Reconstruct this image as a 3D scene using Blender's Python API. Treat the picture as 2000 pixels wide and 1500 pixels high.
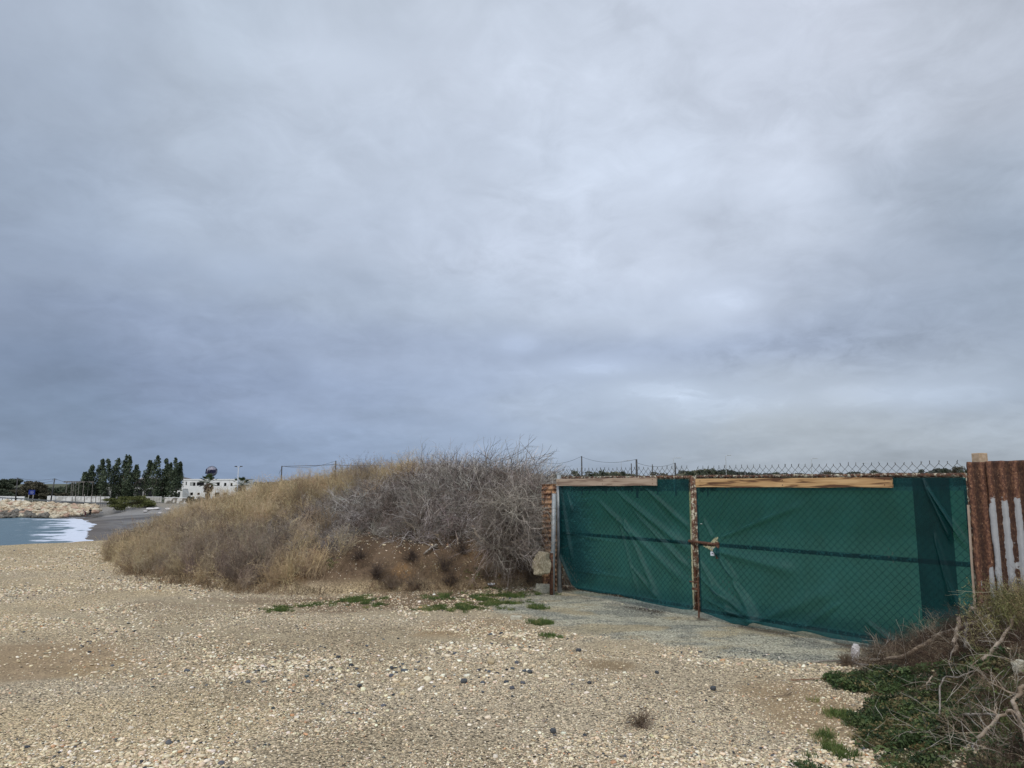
import bpy, bmesh, math, random
import numpy as np
from mathutils import Vector, Matrix, noise as mnoise
for o in list(bpy.data.objects): bpy.data.objects.remove(o)
random.seed(7); rng = np.random.default_rng(7)
sc = bpy.context.scene
C = sc.collection
R = math.radians
# ------------------------------------------------------------------ camera
CAMH = 1.7; F = 1389.0; PITCH = math.atan(194/1389)
cam_d = bpy.data.cameras.new('camera'); cam = bpy.data.objects.new('camera', cam_d); C.objects.link(cam)
cam_d.sensor_width = 36; cam_d.lens = F/2000*36; cam_d.clip_start = 0.05; cam_d.clip_end = 20000
cam.location = (0, 0, CAMH); cam.rotation_euler = (math.pi/2+PITCH, 0, 0)
sc.camera = cam
sc.view_settings.view_transform = 'Standard'; sc.view_settings.look = 'None'
sc.view_settings.exposure = 0.0; sc.view_settings.gamma = 1
sc.render.resolution_x = 1024; sc.render.resolution_y = 768
SP, CP = math.sin(PITCH), math.cos(PITCH)
def pdir(u, v):
    x = (u-1000)/F; y = (750-v)/F
    return (x, CP-y*SP, SP+y*CP)
def at(u, v, Y):                      # world point seen at a photo pixel, Y metres ahead
    d = pdir(u, v); k = Y/d[1]
    return Vector((d[0]*k, Y, CAMH+d[2]*k))
def gp(u, v, z=0.0):                  # ground point at height z
    d = pdir(u, v); k = (z-CAMH)/d[2]
    return Vector((d[0]*k, d[1]*k, z))
def proj(x, y, z):
    x = np.asarray(x, float); yy = np.asarray(y, float); zz = np.asarray(z, float)-CAMH
    dep = yy*CP+zz*SP; up = -yy*SP+zz*CP
    return 1000+F*x/dep, 750-F*up/dep
# ------------------------------------------------------------------ world
SUN_EL, SUN_AZ = R(48), R(205)       # azimuth clockwise from +Y: behind the camera, a little left
def lin(c): return tuple(((x/255)/12.92 if x/255 <= 0.04045 else ((x/255+0.055)/1.055)**2.4) for x in c)
w = bpy.data.worlds.new("World"); sc.world = w; w.use_nodes = True
nt = w.node_tree; nt.nodes.clear(); N = nt.nodes.new; L = nt.links.new
out = N('ShaderNodeOutputWorld'); mixs = N('ShaderNodeMixShader'); b1 = N('ShaderNodeBackground'); b2 = N('ShaderNodeBackground')
sky = N('ShaderNodeTexSky'); sky.sky_type = 'NISHITA'; sky.sun_disc = False; sky.sun_elevation = SUN_EL; sky.sun_rotation = SUN_AZ
L(sky.outputs[0], b1.inputs[0]); b1.inputs[1].default_value = 0.08
tc = N('ShaderNodeTexCoord'); sep = N('ShaderNodeSeparateXYZ'); L(tc.outputs['Generated'], sep.inputs[0])
def wm(op, a, b=None, c=None):
    n = N('ShaderNodeMath'); n.operation = op
    for i, q in enumerate((a, b, c)):
        if q is None: continue
        if isinstance(q, (int, float)): n.inputs[i].default_value = q
        else: L(q, n.inputs[i])
    return n.outputs[0]
az = wm('ARCTAN2', sep.outputs[0], sep.outputs[1]); el = wm('ARCSINE', sep.outputs[2])
# cloud-plane coordinates for the noise: cells shrink towards the horizon as real cloud does
zc = wm('ADD', wm('MAXIMUM', sep.outputs[2], 0.0), 0.30)
comb = N('ShaderNodeCombineXYZ'); L(wm('DIVIDE', sep.outputs[0], zc), comb.inputs[0]); L(wm('DIVIDE', sep.outputs[1], zc), comb.inputs[1])
def wn(scale, detail, rough, dist, seed):
    n = N('ShaderNodeTexNoise'); n.noise_dimensions = '4D'; n.inputs['W'].default_value = seed
    n.inputs['Scale'].default_value = scale; n.inputs['Detail'].default_value = detail
    n.inputs['Roughness'].default_value = rough; n.inputs['Distortion'].default_value = dist
    L(comb.outputs[0], n.inputs['Vector']); return n.outputs['Fac']
n1 = wn(1.3, 6, 0.5, 0.6, 3.1); n2 = wn(4.2, 8, 0.55, 0.35, 8.4); n3 = wn(2.2, 5, 0.5, 0.3, 5.2); n4 = wn(9.0, 10, 0.62, 0.8, 1.7)
# wobble the overcast layout with noise so that its masses get cloud edges
azw = wm('ADD', az, wm('MULTIPLY', wm('SUBTRACT', n3, 0.5), 0.30))
elw = wm('ADD', el, wm('MULTIPLY', wm('SUBTRACT', n1, 0.5), 0.12))
GU = [0, 400, 800, 1200, 1600, 2000]
GV = [0, 150, 300, 450, 600, 700, 800, 900]
GC = [[(172,184,202),(188,200,216),(196,206,220),(206,216,232),(206,213,228),(184,192,205)],
      [(168,181,200),(186,198,214),(200,210,226),(209,219,235),(208,217,233),(192,200,214)],
      [(159,173,193),(178,190,207),(197,208,225),(205,216,233),(206,215,231),(182,193,208)],
      [(156,171,193),(174,187,206),(190,201,219),(203,213,230),(190,200,216),(158,171,189)],
      [(147,161,185),(161,175,197),(176,189,208),(188,199,217),(180,191,210),(162,175,193)],
      [(132,148,174),(146,161,189),(162,176,201),(170,184,208),(162,176,201),(160,173,192)],
      [(128,145,171),(137,153,182),(156,172,199),(176,189,206),(187,196,205),(170,181,194)],
      [(124,143,168),(132,151,180),(143,162,191),(160,173,190),(161,171,183),(158,168,180)]]
def skycol(u, v):
    u = min(max(u, 0), 2000); v = min(max(v, 0), 900)
    i = min(int(u//400), 4); fu = (u-GU[i])/400
    j = max(k for k in range(len(GV)) if GV[k] <= v); j = min(j, len(GV)-2); fv = (v-GV[j])/(GV[j+1]-GV[j])
    f = lambda a, b, t: tuple(x+(y-x)*t for x, y in zip(a, b))
    return f(f(GC[j][i], GC[j][i+1], fu), f(GC[j+1][i], GC[j+1][i+1], fu), fv)
ELS = [0.5, 3.5, 7, 10.5, 14, 19, 25, 31, 38, 55, 90]
AZS = [-180, -120, -70, -42, -34, -24, -14, -5, 4, 13, 22, 30, 37, 46, 75, 120, 180]
BOOST = {55: 1.45, 90: 1.7}
prev = None; row_prev = None
for e in ELS:
    rp = N('ShaderNodeValToRGB'); cr = rp.color_ramp; cr.interpolation = 'EASE'
    L(wm('MULTIPLY_ADD', azw, 1/(2*math.pi), 0.5), rp.inputs[0])
    for k, a in enumerate(AZS):
        ee, aa = R(e), R(max(-44, min(44, a)))
        d = Vector((math.sin(aa)*math.cos(ee), math.cos(aa)*math.cos(ee), math.sin(ee)))
        if abs(a) > 44: d = Vector((math.sin(aa)*math.cos(min(ee, R(30))), math.cos(aa)*math.cos(min(ee, R(30))), math.sin(min(ee, R(30)))))
        dep = max(d.y*CP+d.z*SP, 0.15); u = 1000+F*d.x/dep; v = 750-F*(-d.y*SP+d.z*CP)/dep
        c = lin(skycol(u, v))
        bk = BOOST.get(e, 1.0)*(1.0+0.55*max(0, (abs(a)-60)/120))
        if abs(a) == 180: c = lin((205, 213, 226))
        c = tuple(x*bk for x in c)
        pos = (a+180)/360
        if k == 0: eln = cr.elements[0]; eln.position = pos
        elif k == len(AZS)-1: eln = cr.elements[-1]; eln.position = pos
        else: eln = cr.elements.new(pos)
        eln.color = (*c, 1)
    if prev is None: prev = rp.outputs[0]
    else:
        mr = N('ShaderNodeMapRange'); mr.interpolation_type = 'SMOOTHSTEP'; L(elw, mr.inputs[0])
        mr.inputs[1].default_value = R(row_prev); mr.inputs[2].default_value = R(e)
        mx = N('ShaderNodeMix'); mx.data_type = 'RGBA'; L(mr.outputs[0], mx.inputs[0]); L(prev, mx.inputs[6]); L(rp.outputs[0], mx.inputs[7])
        prev = mx.outputs[2]
    row_prev = e
# billow detail
det = wm('ADD', wm('MULTIPLY', wm('SUBTRACT', n1, 0.5), 0.34), wm('MULTIPLY', wm('SUBTRACT', n2, 0.5), 0.44))
det = wm('ADD', det, wm('MULTIPLY', wm('MULTIPLY', wm('SUBTRACT', n4, 0.5), 0.46), wm('MAXIMUM', wm('MULTIPLY_ADD', n3, 3.0, -0.9), 0.1)))
# soft puffs of brighter cloud low on the right
def puff(u, v, su, sv, amp):
    d = Vector(pdir(u, v)).normalized(); a0 = math.atan2(d.x, d.y); e0 = math.asin(d.z)
    qa = wm('DIVIDE', wm('SUBTRACT', az, a0), R(su)); qe = wm('DIVIDE', wm('SUBTRACT', el, e0), R(sv))
    r2 = wm('ADD', wm('MULTIPLY', qa, qa), wm('MULTIPLY', qe, qe))
    r2 = wm('ADD', r2, wm('ADD', wm('MULTIPLY', wm('SUBTRACT', n2, 0.5), 6.0), wm('MULTIPLY', wm('SUBTRACT', n4, 0.5), 4.0)))
    g = wm('POWER', 2.718, wm('MULTIPLY', wm('MAXIMUM', r2, 0.0), -1.0))
    return wm('MULTIPLY', g, amp*(1.6 if amp > 0 else 0.7))
for p in [(1410, 590, 2.6, 1.1, 0.15), (1170, 718, 3.4, 0.7, 0.15), (1270, 762, 3.6, 0.8, 0.15), (1390, 800, 5.5, 1.2, 0.15), (1700, 770, 4.5, 0.9, 0.10),
          (1500, 690, 8, 1.1, -0.14), (1760, 700, 7, 1.6, -0.10), (1830, 770, 4, 0.9, 0.12), (470, 530, 3, 1.4, 0.06), (1010, 670, 1.5, 0.7, 0.10),
          (1250, 20, 3.0, 1.2, -0.10), (650, 120, 5, 1.8, 0.05), (1450, 240, 4.5, 1.5, -0.07), (300, 760, 8, 2, -0.05), (1520, 450, 6, 1.5, -0.09)]:
    det = wm('ADD', det, puff(*p))
mul = N('ShaderNodeVectorMath'); mul.operation = 'SCALE'; L(prev, mul.inputs[0]); L(wm('ADD', det, 1.035), mul.inputs['Scale'])
L(mul.outputs[0], b2.inputs[0]); b2.inputs[1].default_value = 1.0
mixs.inputs[0].default_value = 0.94; L(b1.outputs[0], mixs.inputs[1]); L(b2.outputs[0], mixs.inputs[2]); L(mixs.outputs[0], out.inputs[0])
# sun, veiled by cloud
sd = bpy.data.lights.new('sun', 'SUN'); sd.energy = 1.5; sd.angle = R(14); sd.color = (1.0, 0.93, 0.82)
so = bpy.data.objects.new('sun', sd); C.objects.link(so)
dv = Vector((math.sin(SUN_AZ)*math.cos(SUN_EL), math.cos(SUN_AZ)*math.cos(SUN_EL), math.sin(SUN_EL)))
so.rotation_euler = dv.to_track_quat('Z', 'Y').to_euler(); so.location = dv*50
sc.cycles.transparent_max_bounces = 16; sc.cycles.max_bounces = 6

# ------------------------------------------------------------------ helpers
def tag(o, label=None, cat=None, group=None, kind=None):
    if label: o['label'] = label
    if cat: o['category'] = cat
    if group: o['group'] = group
    if kind: o['kind'] = kind
    return o
def thing(name, label, cat, loc=(0, 0, 0), rotz=0, group=None):
    o = bpy.data.objects.new(name, None); C.objects.link(o); o.location = loc; o.rotation_euler = (0, 0, rotz)
    o.empty_display_size = 0.2
    return tag(o, label, cat, group)
def copy_tree(o, parent=None):
    c = o.copy(); C.objects.link(c); c.parent = parent
    for ch in o.children: copy_tree(ch, c)
    return c
class MB:
    def __init__(s): s.v = []; s.f = []; s.n = 0
    def add(s, vs, fs):
        s.v.extend([tuple(q) for q in vs]); s.f.extend([tuple(i+s.n for i in q) for q in fs]); s.n = len(s.v); return s
    def box(s, c, d, rz=0.0, rot=None):
        m = rot if rot is not None else Matrix.Rotation(rz, 3, 'Z')
        vs = [Vector(c)+m@Vector((sx*d[0]/2, sy*d[1]/2, sz*d[2]/2)) for sz in (-1, 1) for sx, sy in ((-1, -1), (1, -1), (1, 1), (-1, 1))]
        return s.add(vs, [(3, 2, 1, 0), (4, 5, 6, 7), (0, 1, 5, 4), (1, 2, 6, 5), (2, 3, 7, 6), (3, 0, 4, 7)])
    def tube(s, pts, rad, n=6, cap=True):
        pts = [Vector(p) for p in pts]
        if not hasattr(rad, '__len__'): rad = [rad]*len(pts)
        vs = []; up = None
        for i, p in enumerate(pts):
            t = (pts[min(i+1, len(pts)-1)]-pts[max(i-1, 0)])
            if t.length < 1e-9: t = Vector((0, 0, 1))
            t.normalize()
            if up is None: up = Vector((0, 0, 1)) if abs(t.z) < 0.9 else Vector((1, 0, 0))
            a = t.cross(up)
            if a.length < 1e-6: a = t.cross(Vector((0.3, 1, 0.2)))
            a.normalize(); b = a.cross(t).normalized(); up = b
            for k in range(n):
                an = 2*math.pi*k/n; vs.append(p+(a*math.cos(an)+b*math.sin(an))*rad[i])
        fs = [(i*n+k, i*n+(k+1) % n, (i+1)*n+(k+1) % n, (i+1)*n+k) for i in range(len(pts)-1) for k in range(n)]
        if cap: fs += [tuple(range(n-1, -1, -1)), tuple((len(pts)-1)*n+k for k in range(n))]
        return s.add(vs, fs)
    def build(s, name, mat, parent=None, smooth=False):
        me = bpy.data.meshes.new(name); me.from_pydata(s.v, [], s.f); me.update()
        if smooth: me.polygons.foreach_set('use_smooth', [True]*len(me.polygons))
        if mat: me.materials.append(mat)
        o = bpy.data.objects.new(name, me); C.objects.link(o)
        if parent: o.parent = parent
        return o
def bevel(o, wd=0.005, seg=2):
    m = o.modifiers.new('bevel', 'BEVEL'); m.width = wd; m.segments = seg; m.limit_method = 'ANGLE'; return o
def lattice(ix, iy, seed):
    h = (ix.astype(np.int64)*374761393+iy.astype(np.int64)*668265263+seed*974634777) & 0xffffffff
    h = ((h ^ (h >> 13))*1274126177) & 0xffffffff; h = h ^ (h >> 16)
    return (h & 0xffffff)/float(0xffffff)
def vnoise(x, y, seed=0):
    x = np.asarray(x, float); y = np.asarray(y, float)
    ix = np.floor(x).astype(np.int64); iy = np.floor(y).astype(np.int64); fx = x-ix; fy = y-iy
    fx = fx*fx*(3-2*fx); fy = fy*fy*(3-2*fy)
    a = lattice(ix, iy, seed); b = lattice(ix+1, iy, seed); c = lattice(ix, iy+1, seed); d = lattice(ix+1, iy+1, seed)
    return (a+(b-a)*fx)*(1-fy)+(c+(d-c)*fx)*fy
def fbm(x, y, oct=4, seed=0):
    x = np.asarray(x, float); y = np.asarray(y, float)
    s = 0; a = 0.5; t = 0
    for i in range(oct): s = s+a*vnoise(x*2**i+i*17.3, y*2**i-i*9.1, seed+i); t += a; a *= 0.5
    return s/t
def sst(a, b, x): t = np.clip((np.asarray(x, float)-a)/(b-a), 0, 1); return t*t*(3-2*t)

# ---- materials
def mat(name, col, rough=0.8, col2=None, scale=5.0, detail=4, bump=0.0, bscale=None, metal=0.0, coord='Object', lo=0.4, hi=0.6, spec=0.3):
    m = bpy.data.materials.new(name); m.use_nodes = True; t = m.node_tree; p = t.nodes['Principled BSDF']
    p.inputs['Roughness'].default_value = rough; p.inputs['Metallic'].default_value = metal; p.inputs['Specular IOR Level'].default_value = spec
    p.inputs['Base Color'].default_value = (*col, 1)
    tc = t.nodes.new('ShaderNodeTexCoord'); co = tc.outputs[coord]
    if col2:
        n = t.nodes.new('ShaderNodeTexNoise'); n.inputs['Scale'].default_value = scale; n.inputs['Detail'].default_value = detail; t.links.new(co, n.inputs['Vector'])
        r = t.nodes.new('ShaderNodeValToRGB'); r.color_ramp.elements[0].position = lo; r.color_ramp.elements[1].position = hi
        r.color_ramp.elements[0].color = (*col, 1); r.color_ramp.elements[1].color = (*col2, 1)
        t.links.new(n.outputs['Fac'], r.inputs[0]); t.links.new(r.outputs[0], p.inputs['Base Color'])
    if bump:
        n2 = t.nodes.new('ShaderNodeTexNoise'); n2.inputs['Scale'].default_value = bscale or scale*3; n2.inputs['Detail'].default_value = 6; t.links.new(co, n2.inputs['Vector'])
        b = t.nodes.new('ShaderNodeBump'); b.inputs['Strength'].default_value = 0.6; b.inputs['Distance'].default_value = bump
        t.links.new(n2.outputs['Fac'], b.inputs['Height']); t.links.new(b.outputs[0], p.inputs['Normal'])
    return m
def tint_mat(name, rough=0.85, trans=0.0, noise=0.0, nscale=60):
    """colour comes from the per-instance attribute 'tint'"""
    m = bpy.data.materials.new(name); m.use_nodes = True; t = m.node_tree; p = t.nodes['Principled BSDF']
    a = t.nodes.new('ShaderNodeAttribute'); a.attribute_type = 'INSTANCER'; a.attribute_name = 'tint'
    p.inputs['Roughness'].default_value = rough; p.inputs['Specular IOR Level'].default_value = 0.25
    src = a.outputs['Color']
    if noise:
        tc = t.nodes.new('ShaderNodeTexCoord'); n = t.nodes.new('ShaderNodeTexNoise'); n.inputs['Scale'].default_value = nscale; t.links.new(tc.outputs['Object'], n.inputs['Vector'])
        mr = t.nodes.new('ShaderNodeMapRange'); mr.inputs[3].default_value = 1-noise; mr.inputs[4].default_value = 1+noise; mr.inputs[1].default_value = 0.3; mr.inputs[2].default_value = 0.7
        t.links.new(n.outputs['Fac'], mr.inputs[0])
        v = t.nodes.new('ShaderNodeVectorMath'); v.operation = 'SCALE'; t.links.new(src, v.inputs[0]); t.links.new(mr.outputs[0], v.inputs['Scale']); src = v.outputs[0]
    t.links.new(src, p.inputs['Base Color'])
    if trans:
        tr = t.nodes.new('ShaderNodeBsdfTranslucent'); mx = t.nodes.new('ShaderNodeMixShader'); mx.inputs[0].default_value = trans
        t.links.new(src, tr.inputs[0]); t.links.new(p.outputs[0], mx.inputs[1]); t.links.new(tr.outputs[0], mx.inputs[2])
        t.links.new(mx.outputs[0], t.nodes['Material Output'].inputs[0])
    return m
def scatter(name, pts, rots, scales, idx, tints, protos, label, cat):
    """one 'stuff' object: prototypes instanced on points by a node group"""
    n = len(pts); me = bpy.data.meshes.new(name); me.vertices.add(n); me.vertices.foreach_set('co', np.asarray(pts, np.float32).ravel())
    a = me.attributes.new('rot', 'FLOAT_VECTOR', 'POINT'); a.data.foreach_set('vector', np.asarray(rots, np.float32).ravel())
    s = np.asarray(scales, np.float32);
    if s.ndim == 1: s = np.repeat(s[:, None], 3, 1)
    a = me.attributes.new('scl', 'FLOAT_VECTOR', 'POINT'); a.data.foreach_set('vector', s.ravel())
    a = me.attributes.new('idx', 'INT', 'POINT'); a.data.foreach_set('value', np.asarray(idx, np.int32))
    c4 = np.ones((n, 4), np.float32); c4[:, :3] = tints
    a = me.attributes.new('tint', 'FLOAT_COLOR', 'POINT'); a.data.foreach_set('color', c4.ravel())
    o = bpy.data.objects.new(name, me); C.objects.link(o); tag(o, label, cat, kind='stuff')
    col = bpy.data.collections.new(name+'_kinds')
    for i, p in enumerate(protos):
        for cc in list(p.users_collection): cc.objects.unlink(p)
        p.name = f'{name}_kind_{i:02d}'; col.objects.link(p)
    g = bpy.data.node_groups.new(name+'_nodes', 'GeometryNodeTree')
    g.interface.new_socket('Geometry', in_out='INPUT', socket_type='NodeSocketGeometry'); g.interface.new_socket('Geometry', in_out='OUTPUT', socket_type='NodeSocketGeometry')
    gi = g.nodes.new('NodeGroupInput'); go = g.nodes.new('NodeGroupOutput'); ci = g.nodes.new('GeometryNodeCollectionInfo')
    ci.inputs['Collection'].default_value = col; ci.inputs['Separate Children'].default_value = True; ci.inputs['Reset Children'].default_value = True
    ip = g.nodes.new('GeometryNodeInstanceOnPoints'); ip.inputs['Pick Instance'].default_value = True
    def att(nm, ty):
        q = g.nodes.new('GeometryNodeInputNamedAttribute'); q.data_type = ty; q.inputs['Name'].default_value = nm
        return [x for x in q.outputs if x.enabled and x.name == 'Attribute'][0]
    g.links.new(gi.outputs[0], ip.inputs['Points']); g.links.new(ci.outputs[0], ip.inputs['Instance'])
    g.links.new(att('idx', 'INT'), ip.inputs['Instance Index'])
    er = g.nodes.new('FunctionNodeEulerToRotation'); g.links.new(att('rot', 'FLOAT_VECTOR'), er.inputs[0]); g.links.new(er.outputs[0], ip.inputs['Rotation'])
    g.links.new(att('scl', 'FLOAT_VECTOR'), ip.inputs['Scale']); g.links.new(ip.outputs[0], go.inputs[0])
    md = o.modifiers.new('scatter', 'NODES'); md.node_group = g
    return o
def pick(pal, wts, n, jit=0.12):
    pal = np.array(pal); i = rng.choice(len(pal), n, p=np.array(wts)/sum(wts)); c = pal[i]
    return np.clip(c*(1+rng.normal(0, jit, (n, 1)))*(1+rng.normal(0, 0.03, (n, 3))), 0.004, 0.9)

# ------------------------------------------------------------------ terrain heights
SEA = -5.6
# mound beside the gate: toe line, ridge line, ridge height, as functions of x
toe = [gp(u, v) for u, v in ((222, 1098), (260, 1122), (330, 1136), (450, 1150), (560, 1156), (650, 1158), (760, 1156), (900, 1152), (1020, 1146), (1085, 1138))]
TX = [p.x for p in toe]; TY = [p.y for p in toe]
o_ = np.argsort(TX); TX = list(np.array(TX)[o_]); TY = list(np.array(TY)[o_])
ridge = [(-11.2, 18.6, 0.0), (-10.3, 19.0, 0.15), (-9.3, 19.4, 0.5), (-7.6, 19.0, 0.95), (-6.0, 18.0, 1.32), (-4.3, 17.0, 1.48), (-2.9, 16.2, 1.72), (-2.0, 15.8, 1.72), (-1.1, 15.0, 1.52), (0.0, 14.2, 1.50), (0.7, 13.6, 1.2), (1.1, 13.2, 0.5), (1.5, 13.0, 0)]
RX = [p[0] for p in ridge]; RY = [p[1] for p in ridge]; RH = [p[2] for p in ridge]
def height(x, y, fine=True):
    x = np.asarray(x, float); y = np.asarray(y, float)
    # lot plateau and the low bank behind it, down to the beach
    edge = np.clip(20.0+1.1*(x+14.4), 19.3, 22.6)+1.3*(fbm(x*0.45, y*0.0+3, 3, 5)-0.5)
    ratio = x/np.maximum(y, 0.5)
    land = sst(-0.16, 0.03, ratio)
    land = np.maximum(land, 1-sst(2, 12, y+1e-6)*(ratio < 9))
    xs = np.interp(y, SHY, SHX)
    beach = SEA+np.clip((x-xs)*0.055, -2.5, 1.9)
    rev = (1-sst(-91, -85, x))*sst(154.5, 166, y)*(-3.1-SEA)+SEA-0.3
    back = SEA+sst(148, 168, y+(x+80)*0.05)*(-2.8-SEA)*sst(-91, -83, x)+(-2.8-SEA)*sst(165, 168, y)*(1-sst(-91, -83, x))
    beach = np.where((y > 150) & (x < -85), SEA-0.5, beach); beach = np.maximum(beach, np.where(y > 150, np.maximum(rev, back), -99))
    beach = np.where(y > 168, -2.8, beach)
    drop = sst(0, 6.5, y-edge)*(1-land)
    z = beach*drop
    # mound
    tx = np.interp(x, TX, TY); ry = np.interp(x, RX, RY); rh = np.interp(x, RX, RH)
    t = (y-tx)/np.maximum(ry-tx, 0.3)
    steep = sst(-4.2, -2.2, x)
    prof = np.clip(t, 0, 1)**(0.95-0.38*steep)*(1-0.0*t)
    fall = 1-sst(0, 1, (y-ry)/5.0)
    inx = sst(0.0, 1.7, x+0.548*y)*(1-sst(0.75, 1.15, x-0.0))
    m = np.where(t <= 0, 0, np.where(y > ry, fall, prof))*rh*inx
    if fine: m = m*(1+0.30*(fbm(x*1.3, y*1.3, 4, 11)-0.5))
    # debris mound on the right
    x0 = 1.75+0.40*(y-3.6)
    gl = (x-GM.x)*GD.y-(y-GM.y)*GD.x           # >0 behind? signed distance from the gate line
    front = sst(-0.05, 0.75, -gl*GS)
    dm = (0.80*sst(0.0, 1.9, x-x0)+0.25*sst(1.2, 3.2, x-x0))*front*(1-0.35*sst(5.0, 2.6, y))
    if fine: dm = dm*(1+0.5*(fbm(x*2.3, y*2.3, 4, 21)-0.5))
    z = z+m+dm*sst(2.0, 3.6, y)
    if fine:
        near = 1-sst(18, 22, y)
        z = z+near*(0.075*(fbm(x*0.5, y*0.6, 3, 31)-0.5)+0.02*(fbm(x*2.2, y*2.2, 3, 41)-0.5))
        z = z+0.30*np.where(m+dm > 0.02, (fbm(x*3.1, y*3.1, 4, 51)-0.5)*np.clip((m+dm), 0, 0.5), 0)
        # shallow rut at left
        q = ((x+4.4)/1.9)**2+((y-6.9-(x+4.4)*0.25)/0.55)**2; z = z-0.07*np.exp(-q*1.2)
    return z
shore = [gp(u, v, SEA) for u, v in ((190, 1075), (176, 1054), (168, 1047), (172, 1038), (178, 1030), (186, 1024), (170, 1018), (158, 1013), (118, 1010.5), (60, 1010.5))]
SHY = [0]+[p.y for p in shore]+[170, 400]; SHX = [shore[0].x+30]+[p.x for p in shore]+[-400, -2000]
# gate line
GM = gp(1368, 1205)                                  # foot of the drop bolt at the meeting stiles
p2 = gp(1752, 1266, 0.03)
GD = Vector((p2.x-GM.x, p2.y-GM.y, 0)).normalized()   # along the gate, towards the right
GN = Vector((GD.y, -GD.x, 0));  GN = GN if GN.y < 0 else -GN   # towards the camera
GS = -1 if ((0-GM.x)*GD.y-(0-GM.y)*GD.x) > 0 else 1
GS = -GS if ((0-GM.x)*GD.y-(0-GM.y)*GD.x)*(-GS) < 0 else GS
def gate_s(u, v):                                     # photo pixel -> (s along the gate, z) on the gate plane
    d = Vector(pdir(u, v)); o = Vector((0, 0, CAMH)); k = (GM-o).dot(GN)/d.dot(GN); p = o+d*k
    return (p-Vector((GM.x, GM.y, 0))).dot(GD), p.z
def gpt(s, z, n=0.0): return Vector((GM.x, GM.y, 0))+GD*s+GN*n+Vector((0, 0, z))
SL = gate_s(1096, 1000)[0]; SR = gate_s(1897, 1000)[0]
print('gate', GM, GD, 'SL', SL, 'SR', SR)
def hit(u, v, up=0.0):
    d = Vector(pdir(u, v)); k = 2.0; o = Vector((0, 0, CAMH)); last = k
    while k < 250:
        p = o+d*k
        if p.z <= float(height(p.x, p.y))+up: break
        last = k; k += 0.02*max(1, k/6)
    return o+d*last
def zat(x, y): return float(height(x, y))

# ------------------------------------------------------------------ ground sheet
def polar(r, th): return r*np.sin(th), r*np.cos(th)
rr = np.concatenate([np.geomspace(0.4, 3.2, 14)[:-1], np.geomspace(3.2, 24, 430)[:-1], np.geomspace(24, 260, 170)[:-1], np.geomspace(260, 6000, 20)])
th = np.concatenate([np.linspace(-math.pi, R(-45), 40)[:-1], np.linspace(R(-45), R(45), 560), np.linspace(R(45), math.pi, 40)[1:]])
TH, RR = np.meshgrid(th, rr); GXs, GYs = polar(RR, TH); GZ = height(GXs, GYs)
nR, nT = RR.shape
co = np.stack([GXs.ravel(), GYs.ravel(), GZ.ravel()], 1)
ii = np.arange(nR*nT).reshape(nR, nT)
quads = np.stack([ii[:-1, :-1], ii[:-1, 1:], ii[1:, 1:], ii[1:, :-1]], -1).reshape(-1, 4)[:, ::-1]
# fan to close the centre
cidx = len(co); co = np.vstack([co, [0, 0, 0]])
tri = [(int(ii[0, k+1]), int(ii[0, k]), cidx) for k in range(nT-1)]
me = bpy.data.meshes.new('ground'); me.from_pydata(co.tolist(), [], quads.tolist()+tri); me.update()
me.polygons.foreach_set('use_smooth', [True]*len(me.polygons))
X, Y = co[:, 0], co[:, 1]
def A(*c): return np.array(lin(c))
col = np.tile(A(192, 175, 147), (len(co), 1)); peb = np.ones(len(co))
fb = fbm(X*0.5, Y*0.5, 4, 60); fb2 = fbm(X*1.7, Y*1.7, 4, 61); fb3 = fbm(X*5, Y*5, 3, 62)
def lay(c, m, pb=None):
    global col, peb
    m = np.clip(m, 0, 1)
    col = col*(1-m[:, None])+np.array(c)*m[:, None]
    if pb is not None: peb = peb*(1-m)+pb*m
def ell(u, v, ru, rv, soft=0.35, nz=0.9):
    c = gp(u, v); a = (gp(u+ru, v)-c).length; b = abs(gp(u, max(v-rv, 960)).y-gp(u, v+rv).y)/2
    q = np.sqrt(((X-c.x)/a)**2+((Y-c.y)/b)**2)+nz*(fb2-0.5)
    return 1-sst(1-soft, 1+soft, q)
lay(A(164, 146, 116), sst(0.48, 0.68, fb)*0.6); lay(A(204, 182, 144), sst(0.50, 0.66, fbm(X*0.28+4, Y*0.4, 4, 66))*0.7)
lay(A(146, 124, 96), ell(60, 1285, 190, 38)*0.75, 0.25)          # bare damp hollow on the left
lay(A(158, 134, 96), ell(300, 1300, 160, 22)*0.4, 0.5)
lay(A(200, 178, 140), sst(13, 18, Y)*0.5*(X < 0))
lay(A(142, 118, 86), ell(860, 1243, 60, 8)*0.9, 0.2)
lay(A(136, 117, 90), ell(1195, 1297, 60, 12)*0.9, 0.2)
lay(A(150, 129, 100), ell(1590, 1385, 120, 60)*0.9, 0.35)
lay(A(150, 128, 98), ell(1050, 1225, 200, 22)*0.7, 0.5)
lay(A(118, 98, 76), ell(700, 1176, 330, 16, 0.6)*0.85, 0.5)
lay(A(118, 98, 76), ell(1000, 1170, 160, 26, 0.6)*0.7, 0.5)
# two faint wheel tracks curving towards the gate
trk = 9.0-0.25*(X+2)+0.03*(X+2)**2+0.5*(fbm(X*0.3, X*0, 2, 73)-0.5)
for s_ in (-0.8, 0.8): lay(A(168, 153, 126), np.exp(-((Y-trk-s_)/0.24)**2)*0.8*sst(0.30, 0.5, fb2)*(X < 1.5), 0.45)
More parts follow.
